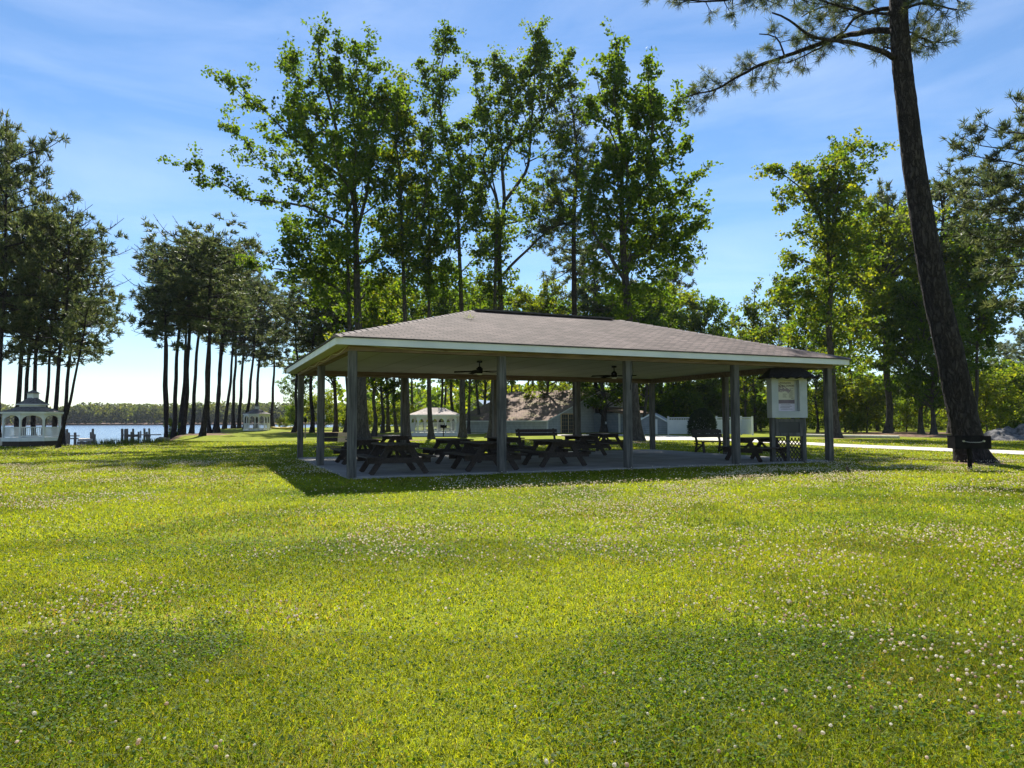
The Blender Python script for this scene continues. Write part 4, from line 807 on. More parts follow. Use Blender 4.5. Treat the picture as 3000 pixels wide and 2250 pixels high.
def traced(name, label, Y, base, trunks, limbs, seed, cols=GREEN, leaf=.25, nl=21, auto=.7, extra=(), group='tall broadleaf trees behind the pavilion', sub=(.8, 2.3), bark='bark', trunk_s0=.45):
    """a broadleaf tree whose trunk and limbs follow the ones in the photo; limbs also swing out in depth"""
    rng = np.random.default_rng(seed); g = at(*base, Y); o = np.array([g.x, g.y, 0.]); W_ = Buf(); cen, rad = [], []
    root = empty(name, tuple(o), 0, label, 'tree', group); paths = []
    def p3(pts, dy0, dy1):
        n_ = len(pts); return np.array([np.array(at(px, py, Y + dy0 + (dy1 - dy0) * (k / (n_ - 1)) ** 1.2)) for k, (px, py) in enumerate(pts)]) - o
    for (pts, r0, r1, fol) in trunks:
        P = p3(pts, 0, rng.uniform(-1.2, 1.2)); 
        if abs(P[0, 2]) < 1.5: P = np.vstack([P[:1] * [1, 1, 0] + [0, 0, -.15], P[1:]]) if P[0, 2] < .2 else np.vstack([[P[0, 0], P[0, 1], -.15], P])
        P = smooth_path(P, .6); trunk_tube(W_, P, r0, r1, 10, rng)
        if fol: leafy(P, W_, cen, rad, rng, fol, .42, sub)
    for (pts, r0) in limbs:
        L_ = math.dist(pts[0], pts[-1]) * Y / F_PX; dy = rng.uniform(-.45, .45) * L_
        P = smooth_path(p3(pts, 0, dy), .5); P[1:] += np.cumsum(rng.normal(0, .03, (len(P) - 1, 3)), 0)
        tube(W_, P, np.linspace(r0, .02, len(P)), 6); leafy(P, W_, cen, rad, rng, .20, .40, sub)
        if L_ > 2.5:
            for rep in range(2 if rng.random() < auto - .5 else 1):
                if rng.random() > auto: continue
                a = rng.choice([-1, 1]) * rng.uniform(.9, 2.0); q = rng.uniform(.55, .85); P2 = P[0] + (P - P[0]) * q; P2 = rot_z(P2, P[0], a) + [0, 0, rng.uniform(-.8, 1.2)]
                tube(W_, P2, np.linspace(r0 * .8, .02, len(P2)), 5); leafy(P2, W_, cen, rad, rng, .25, .42, sub)
    for (px, py, r_, k) in extra:                         # leafy masses: k twigs' worth of leaf balls round a point
        c0 = np.array(at(px, py, Y)) - o
        for _ in range(int(k * (.5 if py < 560 else .95))): d = unit(rng.normal(0, 1, 3)) * rng.random() ** .4 * r_ * np.array([1, 1, .8]); cen.append(c0 + d); rad.append(rng.uniform(.32, .6))
    build('trunk', W_, M[bark], root, True)
    b = Buf(); leaves(b, cen, rad, nl, leaf, rng, cols); build('crown', b, M['leaf'], root)
    return root
# --- tree 1: the leftmost tall one with long limbs reaching left
traced('broadleaf_tree', 'tall broadleaf tree with long limbs reaching far left, leftmost of the row behind the pavilion', 50, (1064, 1287),
    [([(1064, 1285), (1058, 1100), (1048, 918), (1042, 674), (1034, 538), (999, 440), (972, 321), (942, 207), (934, 126), (950, 98)], .40, .03, .62),
     ([(1044, 690), (1083, 511), (1070, 375), (1048, 240), (1042, 137)], .15, .02, .2), ([(1062, 1290), (1030, 1050), (1020, 809), (1018, 650), (1016, 560)], .24, .06, .55)],
    [([(1044, 700), (1000, 655), (958, 633), (890, 600), (804, 590), (717, 581), (663, 543), (608, 516), (552, 478)], .13),
     ([(1034, 560), (1000, 515), (961, 489), (890, 430), (831, 375), (782, 326), (717, 283), (672, 240)], .12), ([(1030, 600), (960, 560), (880, 522), (798, 500), (744, 451), (706, 402), (668, 381)], .09),
     ([(995, 430), (950, 364), (901, 310), (852, 240), (838, 178)], .07), ([(1050, 885), (1007, 858), (950, 825), (901, 809), (840, 800), (745, 785)], .11),
     ([(975, 330), (1000, 280), (985, 220), (990, 135)], .05), ([(1060, 375), (1100, 330), (1070, 270), (1075, 200), (1060, 155)], .05), ([(1042, 760), (960, 740), (880, 710), (840, 650)], .08), ([(1044, 820), (930, 770), (850, 740)], .07),
     ([(1044, 640), (1100, 600), (1115, 540), (1100, 470)], .06), ([(1045, 780), (1110, 740), (1140, 680)], .06), ([(890, 430), (880, 370), (850, 330)], .04), ([(1048, 850), (1100, 820), (1130, 800)], .05)],
    1, GREEN, extra=((880, 690, 2.0, 50), (920, 790, 2.3, 60), (990, 760, 2.6, 70), (1000, 880, 2.4, 50), (1040, 450, 2.0, 45), (1040, 250, 1.7, 45), (960, 200, 1.2, 25), (1060, 340, 1.6, 40), (890, 300, 1.2, 22), (930, 440, 1.7, 35), (830, 430, 1.3, 20), (960, 560, 1.8, 35), (1080, 560, 1.7, 35), (850, 520, 1.3, 20), (780, 400, .9, 12)))
traced('broadleaf_tree', 'slimmer broadleaf tree just right of the leftmost tall one, with a thin curving upper stem', 51, (1193, 1288),
    [([(1193, 1288), (1190, 1100), (1186, 918), (1180, 755), (1175, 592), (1172, 511), (1159, 402), (1167, 321), (1180, 246)], .25, .03, .5)],
    [([(1160, 430), (1120, 410), (1113, 375), (1150, 320), (1188, 283)], .06), ([(1172, 480), (1194, 397), (1200, 350)], .05), ([(1175, 592), (1130, 520), (1110, 450)], .06), ([(1178, 680), (1230, 620), (1250, 540), (1240, 450), (1238, 402)], .07), ([(1182, 780), (1130, 700), (1110, 640)], .06),
     ([(1183, 820), (1240, 760), (1270, 700)], .06), ([(1185, 880), (1120, 830)], .05)], 2, GREEN + GOLD[:2], extra=((1180, 640, 1.6, 30), (1150, 850, 2., 40), (1160, 330, 1.3, 28), (1150, 460, 1.6, 35), (1190, 540, 1.6, 30), (1150, 700, 1.7, 35)))
traced('broadleaf_tree', 'thin broadleaf tree with a low round leafy crown between the two slender front trunks', 53, (1262, 1279),
    [([(1264, 1280), (1257, 1150), (1257, 918), (1257, 620), (1251, 511), (1240, 410)], .20, .03, .45)],
    [([(1257, 740), (1220, 680), (1205, 600)], .06), ([(1256, 700), (1300, 640), (1310, 560)], .06), ([(1257, 800), (1310, 760), (1330, 700)], .06), ([(1257, 850), (1210, 800), (1195, 760)], .06), ([(1252, 520), (1225, 460)], .04), ([(1253, 560), (1285, 480)], .04)], 3, GREEN, extra=((1255, 680, 2.2, 60), (1270, 800, 2., 45)))
traced('broadleaf_tree', 'tall narrow broadleaf tree with a thin pointed top, left of the twin-trunked one', 56, (1356, 1277),
    [([(1356, 1276), (1354, 1100), (1352, 912), (1344, 701), (1338, 592), (1317, 484), (1292, 332), (1287, 240), (1300, 158), (1308, 93)], .27, .025, .55)],
    [([(1292, 340), (1265, 283), (1240, 230), (1236, 188)], .06), ([(1310, 440), (1270, 400), (1250, 330)], .05), ([(1340, 600), (1370, 520), (1385, 430), (1380, 360)], .08), ([(1342, 680), (1400, 610), (1420, 540)], .07), ([(1345, 740), (1290, 680), (1270, 620)], .06), ([(1318, 490), (1350, 420), (1345, 370)], .05), ([(1348, 800), (1410, 740)], .06), ([(1300, 160), (1325, 120)], .03), ([(1350, 860), (1300, 810)], .05)], 4, GREEN, extra=((1290, 280, 1.2, 20), (1270, 220, .9, 14), (1310, 120, .8, 12), (1340, 400, 1.5, 30), (1350, 520, 1.8, 40), (1370, 620, 2.0, 40), (1320, 830, 2.2, 45)))
traced('broadleaf_tree', 'very tall twin-trunked broadleaf tree with upswept limbs, tallest of the row behind the pavilion', 58, (1452, 1277),
    [([(1466, 1278), (1466, 1100), (1466, 912), (1463, 701), (1477, 592), (1471, 484), (1482, 440), (1536, 386), (1580, 354), (1634, 256), (1668, 160)], .38, .03, .7), ([(1438, 1276), (1446, 1100), (1450, 912), (1452, 760), (1458, 650)], .26, .1, .6),
     ([(1477, 592), (1525, 527), (1547, 484), (1555, 386), (1569, 186), (1580, 100)], .16, .02, .3)],
    [([(1460, 610), (1450, 571), (1417, 473), (1439, 392), (1401, 305), (1387, 229), (1393, 188)], .11), ([(1474, 500), (1500, 400), (1504, 321), (1482, 202)], .08), ([(1471, 809), (1536, 739), (1580, 696), (1645, 641), (1688, 565), (1683, 484), (1666, 402)], .13),
     ([(1580, 354), (1600, 300), (1610, 210), (1600, 140)], .06), ([(1400, 310), (1430, 260), (1450, 180)], .05), ([(1555, 400), (1530, 300), (1540, 210)], .05), ([(1468, 700), (1420, 640), (1400, 560)], .07), ([(1466, 760), (1410, 720), (1390, 650)], .06), ([(1540, 480), (1600, 440), (1640, 400)], .06), ([(1470, 660), (1530, 640), (1600, 600)], .08), ([(1466, 860), (1410, 830)], .05), ([(1634, 260), (1680, 250)], .04)], 5, GREEN + GOLD[:1],
    extra=((1560, 180, 1.5, 35), (1600, 260, 1.6, 35), (1520, 280, 1.8, 35), (1480, 240, 1.2, 20), (1420, 330, 1.5, 28), (1640, 340, 1.3, 22), (1580, 130, 1.0, 16), (1450, 480, 2.0, 40), (1480, 400, 2.0, 40), (1500, 650, 2.6, 70), (1560, 560, 2.3, 50), (1620, 520, 2.4, 55), (1450, 830, 2.3, 50), (1640, 600, 2., 40)))
traced('broadleaf_tree', 'wide forked broadleaf tree with a spreading right side, rightmost of the row behind the pavilion', 46, (1862, 1294),
    [([(1864, 1292), (1850, 1080), (1840, 918), (1832, 809), (1824, 701), (1821, 538), (1824, 457), (1808, 348), (1802, 267), (1813, 190), (1811, 138)], .42, .025, .6)],
    [([(1830, 820), (1786, 744), (1742, 685), (1726, 592), (1735, 520)], .15), ([(1832, 598), (1873, 565), (1921, 500), (1905, 424), (1910, 343), (1900, 267), (1895, 182)], .12), ([(1900, 520), (1981, 576), (2046, 511)], .06), ([(1824, 650), (1775, 592), (1764, 511), (1780, 440)], .09),
     ([(1840, 800), (1846, 755), (1921, 674), (1987, 636), (2030, 603)], .12), ([(1842, 760), (1930, 720), (2010, 700)], .08), ([(1806, 340), (1770, 300), (1745, 215)], .05), ([(1910, 420), (1960, 380), (1990, 300)], .06), ([(1822, 500), (1860, 440), (1850, 360)], .06), ([(1921, 500), (1990, 460), (2020, 430)], .06), ([(1890, 690), (1980, 690), (2040, 660)], .06),
     ([(1838, 850), (1780, 820), (1750, 780)], .07), ([(1810, 200), (1790, 180)], .03), ([(1905, 420), (1870, 350), (1880, 290)], .05)], 6, GREEN,
    extra=((1820, 220, 1.1, 22), (1800, 300, 1.4, 28), (1900, 260, 1.2, 22), (1870, 310, 1.4, 30), (1960, 480, 1.5, 30), (2000, 420, 1.0, 15), (1880, 500, 2.0, 45), (1800, 480, 2.0, 45), (1860, 620, 2.6, 70), (1950, 600, 2.2, 55), (1920, 740, 2.6, 70), (1860, 850, 2.5, 60), (1780, 640, 2., 40), (1990, 740, 1.6, 30), (1860, 400, 1.8, 35)))
traced('broadleaf_tree', 'broadleaf tree with three open upper limbs rising right behind the pavilion corner', 52, (2446, 1283),
    [([(2448, 1283), (2440, 1150), (2434, 1035), (2428, 942), (2434, 834), (2425, 725), (2424, 617), (2440, 540), (2463, 454), (2486, 428)], .34, .025, .62)],
    [([(2425, 700), (2404, 650), (2382, 584), (2328, 530), (2279, 498), (2258, 492)], .10), ([(2424, 620), (2460, 570), (2501, 530), (2534, 470), (2564, 447)], .09), ([(2410, 660), (2380, 560), (2370, 520)], .05), ([(2425, 640), (2450, 560), (2440, 500), (2455, 460)], .05), ([(2430, 800), (2350, 760), (2310, 780)], .08), ([(2432, 840), (2500, 780), (2560, 760)], .08), ([(2430, 900), (2350, 860), (2290, 880)], .08), ([(2430, 740), (2370, 690), (2340, 680)], .06), ([(2430, 950), (2360, 930), (2320, 960)], .06), ([(2430, 760), (2480, 700), (2500, 650)], .06), ([(2434, 1000), (2500, 950)], .06), ([(2436, 1060), (2370, 1040)], .06), ([(2330, 530), (2300, 560), (2290, 610)], .04)], 7, GREEN + GOLD[:2], extra=((2400, 840, 2.4, 60), (2370, 940, 2.4, 55), (2450, 700, 2.2, 50), (2420, 620, 1.6, 30), (2460, 1040, 2.2, 45), (2340, 850, 1.6, 30)), group='trees at the right of the pavilion')
# --- generic broadleaf crowns and pines, built once per form and copied
def broadleaf(h, cr, cb, seed, cols, leaf=.3, nl=14, nlimb=26, step=.7, sub=(.8, 2.0), r0=None, fill=0):
    rng = np.random.default_rng(seed); W_ = Buf(); cen, rad = [], []; r0 = r0 or h * .014
    k = 9; P = np.c_[np.cumsum(rng.normal(0, h * .008, (k, 2)), 0), np.linspace(-.15, h * .93, k)]; P[0, :2] = 0; P = smooth_path(P, .7); trunk_tube(W_, P, r0, .04, 9, rng); leafy(P, W_, cen, rad, rng, max(cb, .45), step, sub)
    for q in range(nlimb):
        t = cb + (1 - cb) * ((q + rng.random()) / nlimb) ** .9 * .92; i = int(t * .95 * (len(P) - 1)); a = q * 2.4 + rng.normal(0, .4); u = (t - cb) / (1 - cb)
        l = cr * (math.sin(math.pi * min(1, .22 + u * .75)) ** .7) * rng.uniform(.6, 1.15); up = rng.uniform(.35, .75) + .6 * u
        D = np.array([math.cos(a), math.sin(a), up]); p = P[i]; Q = [p, p + D * l * .35 + rng.normal(0, .1 * l, 3) * .5, p + D * l * .7 + [0, 0, .05 * l], p + D * l * np.array([1, 1, .98]) + rng.normal(0, .06 * l, 3)]
        Q = smooth_path(Q, .5); tube(W_, Q, np.linspace(r0 * .33, .02, len(Q)), 4); leafy(Q, W_, cen, rad, rng, .28, step, sub, (.4, .75))
    for q in range(fill):
        d = unit(rng.normal(0, 1, 3)) * rng.uniform(.55, 1) ** .5; cen.append(np.array([0, 0, h * (cb + 1) / 2]) + d * np.array([cr, cr, h * (1 - cb) * .48])); rad.append(rng.uniform(.5, .9))
    b = Buf(); leaves(b, cen, rad, nl, leaf, rng, cols); return W_, b, 'bark', 'leaf'
def pine(h, cr, cb, seed, nb=34, nn=8, ln=.36, w=.07, cols=BLUEG, r0=None, flat=1., top=.35):
    rng = np.random.default_rng(seed); W_ = Buf(); cen, dr_ = [], []; r0 = r0 or h * .0114; k = 10
    P = np.c_[np.cumsum(rng.normal(0, h * .005, (k, 2)), 0), np.linspace(-.15, h * .92, k)]; P[0, :2] = 0; P = smooth_path(P, .7); trunk_tube(W_, P, r0, .05, 9, rng, .55)
    for q in range(nb):
        t = cb + (1 - cb) * ((q + rng.random()) / nb); i = int(t * (len(P) - 1)); a = q * 2.4 + rng.normal(0, .5); u = (t - cb) / (1 - cb)
        l = cr * (top + (1 - top) * math.sin(math.pi * (.28 + .52 * u)) ** .8) * rng.uniform(.55, 1.15)
        if u < .2: l *= rng.uniform(.5, 1.1)
        if u > .95: l *= .75
        up = -.05 + .62 * u ** 1.5; D = np.array([math.cos(a), math.sin(a), up]); p = P[i]; Q = smooth_path([p, p + D * l * .4 + [0, 0, .05 * l], p + D * l * .75 + [0, 0, .04 * l], p + D * l + [0, 0, (.10 + .10 * rng.random()) * l]], .45)
        tube(W_, Q, np.linspace(max(.03, r0 * .24), .015, len(Q)), 4)
        ns = max(4, int(l * 2.6))
        for s in range(ns):
            f = .32 + .68 * (s + rng.random()) / ns; j = min(int(f * (len(Q) - 1)), len(Q) - 1); e = unit(rng.normal(0, 1, 3) * np.array([1, 1, .45 * flat]) + unit(Q[j] - Q[max(j - 1, 0)]) * .6 + [0, 0, .25]); m_ = rng.uniform(.35, 1.0) * (1.2 - .4 * f) * min(1, cr / 3)
            q2 = Q[j] + e * m_; tube(W_, [Q[j], q2], [.014, .008], 3)
            for z in range(3 + int(m_ * 2.6)): cen.append(Q[j] + e * m_ * rng.uniform(.7, 1.08) + rng.normal(0, .13, 3) * [1, 1, .7]); dr_.append(unit(e + np.array([0, 0, .5])))
        cen.append(Q[-1]); dr_.append(unit(D + [0, 0, .5]))
    for q in range(46):
        d = unit(rng.normal(0, 1, 3) + [0, 0, .5]); p = P[-1] - [0, 0, rng.random() * h * .07]; cen.append(p + d * rng.uniform(.15, .85)); dr_.append(unit(d + [0, 0, .4]))
    b = Buf(); tufts(b, cen, dr_, nn, ln, w, rng, cols); return W_, b, 'pinebark', 'needle'
FORMS = {}
def form(key, fn, *a, **k): FORMS[key] = [fn, a, k, None]
form('pA', pine, 16, 3.3, .61, 11, 30); form('pB', pine, 16, 3.6, .59, 12, 32); form('pC', pine, 16, 2.9, .64, 13, 24); form('pD', pine, 16, 3.8, .44, 14, 40); form('pE', pine, 16, 3.1, .50, 15, 30)
form('pW', pine, 16, 4.4, .40, 16, 46, 8, .38, .065); form('pT', pine, 24, 2.9, .70, 17, 30, 8, .36, .07); form('pR', pine, 18, 5.2, .47, 18, 62, 14, .36, .045)
form('hA', broadleaf, 16, 4.2, .30, 31, GREEN); form('hB', broadleaf, 16, 3.3, .34, 32, GREEN + GOLD[:2], .3, 14, 24); form('hC', broadleaf, 16, 5.0, .22, 33, GREEN, .32, 14, 32, .65); form('hS', broadleaf, 16, 2.1, .30, 34, GREEN + GOLD, .28, 14, 22); form('hE', broadleaf, 16, 4.6, .44, 38, GREEN[:4], .27, 18, 30, .6, (.8, 2.0), .18, 70); form('hY', broadleaf, 16, 4.3, .2, 35, GOLD, .3, 14, 28)
form('hR', broadleaf, 21, 6.4, .30, 36, GREEN[2:] + GOLD, .27, 20, 46, .55, (.8, 2.0), .32, 170); form('hD', broadleaf, 16, 4.6, .16, 37, GREEN[:3], .27, 20, 36, .6, (.8, 1.8), .28, 90)
form('bA', broadleaf, 4, 2.2, .05, 41, GREEN + GOLD, .20, 16, 16, .5, (.5, 1.1), .06, 30); form('bB', broadleaf, 4, 2.6, .05, 42, GOLD, .20, 16, 18, .5, (.5, 1.1), .06, 30); form('bC', broadleaf, 4, 1.9, .08, 43, GREEN[:4], .20, 16, 14, .5, (.5, 1.1), .06, 20)
def plant(kind, px, Y, top, label, name, cat, group, wide=1., lean=0., seed=0, h=None, basepx=None):
    """a tree of a form, its base on the ground under photo column px at distance Y, its top at photo row top"""
    F = FORMS[kind]
    p = at(px, 1240, Y); z = ground_z(np.array([p.x]), np.array([Y]))[0]; H_ = at(px, top, Y).z - z if h is None else h; h0 = F[1][0] if F[0] else 1
    r = empty(name, (p.x, Y, max(z, -.5)), 0, label, cat, group); k = H_ / h0
    r.scale = (k * wide, k * wide, k); r.rotation_euler = (0, lean, (seed * 2.399) % 6.283 if not lean else 0)
    if F[3] is None:
        W_, b, m1, m2 = F[0](*F[1], **F[2]); F[3] = [build('trunk', W_, M[m1], r, True), build('crown', b, M[m2], r)]
        if lean: F[3][1].rotation_euler = (0, 0, seed * 1.7)
    else:
        for o in F[3]: c = o.copy(); C.objects.link(c); c.parent = r; c.rotation_euler = (0, 0, seed * 1.7 if lean and 'crown' in o.name else 0)
    return r
GL = 'pines by the large gazebo at far left'
for k_, (kd, px, Y, top, lean, wd, lb) in enumerate((
    ('pW', 0, 41, 360, 0, .68, 'tallest pine at the left edge of the photo, trunk just left of the large gazebo'), ('pD', 62, 46, 640, .01, .95, 'pine with a thick trunk rising behind the left half of the large gazebo roof'),
    ('pE', 73, 50, 700, .03, .9, 'pine close beside the thick trunk behind the left half of the large gazebo'), ('pD', 110, 45, 680, -.015, .9, 'pine rising behind the cupola of the large gazebo'), ('pC', 126, 47, 760, .01, .8, 'thin pine just right of the large gazebo cupola'),
    ('pD', 170, 42, 622, .02, .92, 'thick pine with a broad domed crown at the right corner of the large gazebo'), ('pE', 188, 45, 720, .05, .85, 'pine leaning right close behind the thick corner pine of the large gazebo'), ('pC', 172, 36.5, 840, .16, 1.0, 'thin pine leaning strongly right at the corner of the large gazebo'), ('pW', -70, 44, 480, 0, .8, 'bushy pine half cut off by the left edge of the photo'))):
    plant(kd, px, Y, top, lb, 'pine_tree', 'tree', GL, wd, lean, k_ + 1)
GC = 'pines of the waterside clump'
for k_, (kd, px, Y, top, lean, wd, lb) in enumerate((
    ('pB', 485, 57, 740, -.02, .85, 'leftmost pine of the waterside clump, bending left'), ('pC', 490, 62, 770, .0, .8, 'thin pine close behind the leftmost one of the waterside clump'), ('pA', 507, 60, 690, .005, 1.05, 'thick straight pine, second trunk of the waterside clump'), ('pC', 524, 66, 720, .01, .9, 'very thin pine between the two thick left trunks of the waterside clump'),
    ('pB', 534, 58, 662, .03, 1.1, 'thick pine leaning slightly right in the middle of the waterside clump'), ('pA', 560, 68, 690, .03, .95, 'pine with a bare slanting trunk right of the middle of the waterside clump'), ('pB', 593, 55.5, 668, .03, 1.15, 'thickest pine of the waterside clump, standing in front at its right'), ('pC', 616, 76, 740, 0, .9, 'thin upright pine just right of the thickest pine of the clump'),
    ('pA', 629, 80, 720, .05, 1., 'pine leaning right, first of the row towards the small octagonal gazebo'), ('pE', 638, 78, 700, .04, 1., 'pine leaning right, second of the row towards the small octagonal gazebo'), ('pC', 657, 92, 800, .04, 1.0, 'slim leaning pine midway between the clump and the small octagonal gazebo'), ('pA', 685, 96, 800, 0, 1.05, 'upright pine standing alone midway between the clump and the small gazebo'),
    ('pE', 702, 96, 790, .05, 1.0, 'pine on a bare mound left of the small octagonal gazebo, leaning right'), ('pB', 716, 94, 800, .09, 1.0, 'most slanted pine touching the left side of the small octagonal gazebo'), ('pE', 750, 97, 810, .05, 1.05, 'pine rising directly behind the roof of the small octagonal gazebo'))):
    plant(kd, px, Y, top, lb, 'pine_tree', 'tree', GC, wd, lean, k_ + 3)
GB = 'trees in the middle distance behind the pavilion'
for k_, (kd, px, Y, top, lean, wd, lb) in enumerate((
    ('pE', 800, 105, 860, 0, 1.1, 'dark pine right of the small octagonal gazebo, behind the left eave'), ('pD', 860, 80, 850, 0, 1.2, 'dark pine whose crown stands above the left eave corner of the pavilion'), ('pB', 914, 74, 800, 0, 1.2, 'pine with a dark trunk seen between the two leftmost pavilion posts'), ('hA', 868, 82, 1060, 0, .9, 'airy drooping broadleaf tree at the left edge of the pavilion roof'),
    ('hA', 983, 80, 800, 0, 1., 'thick-trunked broadleaf tree seen just left of the near left corner post'), ('hB', 1095, 62, 830, 0, 1.0, 'broadleaf tree just right of the leftmost tall trunk, under the pavilion roof'), ('hC', 1120, 72, 850, 0, .9, 'broadleaf tree left of the back post nearest the white gazebo'), ('hA', 1138, 84, 820, 0, .9, 'slim broadleaf trunk right beside the back post left of the white gazebo'),
    ('pT', 1211, 112, 900, 0, 1., 'thin bare pine trunk standing against bright sky left of the white gazebo'), ('pT', 1301, 115, 880, 0, 1., 'thin pine trunk rising just behind the white gazebo roof'), ('hB', 1323, 92, 840, 0, 1., 'broadleaf tree right of the white gazebo with leaves hanging to its roof'), ('hA', 1372, 72, 850, 0, .8, 'dark trunk close beside the grey two-storey house'),
    ('hC', 1420, 96, 860, 0, .9, 'broadleaf tree rising above the ridge between the tall narrow and the twin-trunked tree'), ('pT', 1488, 132, 930, 0, 1., 'left one of two thin pines behind the cottage roof'), ('pT', 1501, 130, 910, .02, 1., 'right one of two thin pines behind the cottage roof'), ('pT', 1561, 142, 900, 0, 1.1, 'lone thin pine trunk in the sky gap above the cottage ridge'),
    ('hY', 1640, 124, 1110, 0, 1.2, 'sunlit yellow-green tree just above the right end of the cottage roof'), ('hY', 1610, 84, 800, 0, .85, 'yellow-green broadleaf tree behind the ridge left of the straight pine'), ('hD', 1769, 78, 850, 0, 1.2, 'dark dense tree with a white notice on its trunk right of the cottage'), ('pD', 1740, 80, 690, 0, 1.2, 'dark pine behind the ridge right of the straight pine trunk'),
    ('hC', 1892, 72, 820, 0, .9, 'broadleaf tree under the right end of the ridge, trunk behind the third front post'), ('hY', 1930, 90, 800, 0, 1.1, 'yellow-green tree beyond the right end of the pavilion ridge'), ('pE', 1990, 108, 750, 0, .9, 'dull green pine behind the rightmost forked tree'), ('hA', 1976, 88, 880, 0, .9, 'dark-leaved tree above the white fence left of the round evergreen'),
    ('hE', 1012, 76, 790, 0, .95, 'dense dark tree filling the gap low behind the leftmost tall tree'), ('hE', 1163, 80, 800, 0, .95, 'dense dark tree low behind the slimmer second tree of the row'), ('hE', 1285, 86, 835, 0, .9, 'dense dark tree low behind the thin round-crowned tree'), ('hE', 1405, 82, 830, 0, .95, 'dense dark tree low behind the left trunk of the twin-trunked tree'), ('hE', 1545, 112, 850, 0, 1.0, 'dense dark tree low between the twin-trunked tree and the straight pine'), ('hE', 1815, 84, 820, 0, 1.0, 'dense dark tree low behind the wide forked tree'), ('hE', 1905, 100, 860, 0, 1.0, 'dense dark tree low at the right of the wide forked tree'),
    ('hC', 2070, 92, 860, 0, .8, 'leafy tree behind the right roof slope of the pavilion'), ('hS', 2204, 84, 815, 0, 1., 'slender light green tree standing apart above the right roof slope'), ('pC', 2280, 104, 930, 0, 1., 'small grey-green pine right of the slender light green tree'), ('hB', 2186, 76, 960, -.04, .9, 'broadleaf tree with a leaning trunk left of the notice kiosk'),
    ('hA', 2212, 82, 950, 0, .9, 'broadleaf tree with an upright trunk left of the notice kiosk'), ('hB', 2318, 76, 800, 0, .9, 'light green tree rising behind the notice kiosk'), ('hC', 2394, 74, 930, 0, .75, 'tree with a grey trunk between the kiosk and the right corner post'), ('hA', 2130, 110, 930, 0, .9, 'tree far behind the right roof slope'))):
    plant(kd, px, Y, top, lb, 'pine_tree' if kd[0] == 'p' else 'broadleaf_tree', 'tree', GB, wd, lean, k_ + 5)
GRT = 'trees at the right of the pavilion'
for k_, (kd, px, Y, top, lean, wd, lb) in enumerate((
    ('hR', 2600, 64, 592, 0, 1.0, 'large round bright green tree left of the leaning pine'), ('hD', 2698, 60, 800, 0, .85, 'dark dense tree directly left of the leaning pine trunk'), ('hD', 2735, 57, 820, 0, .9, 'dark tree with a flared trunk half hidden by the leaning pine'), ('pB', 2610, 82, 530, 0, .75, 'pine whose dark top shows above the large round green tree'),
    ('pT', 2818, 62, 472, 0, 1.4, 'tall pine with a rounded top just right of the leaning pine'), ('hD', 2785, 68, 720, 0, .8, 'dark leafy tree directly behind the leaning pine trunk'), ('hE', 2850, 63, 640, 0, .85, 'dark broadleaf tree wrapped round the pine trunk right of the leaning pine'), ('pR', 3150, 33, 270, 0, 1.0, 'large pine reaching in from the right edge of the photo'), ('hB', 2500, 78, 700, 0, .9, 'green tree between the open-limbed tree and the large round one'),
    ('pE', 2884, 118, 985, 0, 1.1, 'small far pine at right, nearest to the leaning pine'), ('pA', 2960, 112, 990, 0, 1.2, 'small far pine near the right edge with a ragged top'), ('pB', 3010, 104, 950, 0, 1.1, 'far pine cut by the right edge of the photo'), ('hY', 2905, 96, 1065, 0, 1.2, 'low sunlit green tree at right behind the rubble heap'), ('hB', 2985, 90, 1080, 0, 1.3, 'low broadleaf tree at the right edge behind the rubble heap'), ('hA', 2940, 100, 1040, 0, 1.2, 'mid-green tree between two low ones at the right edge'))):
    plant(kd, px, Y, top, lb, 'pine_tree' if kd[0] == 'p' else 'broadleaf_tree', 'tree', GRT, wd, lean, k_ + 9)
GS = 'bushes under the trees'
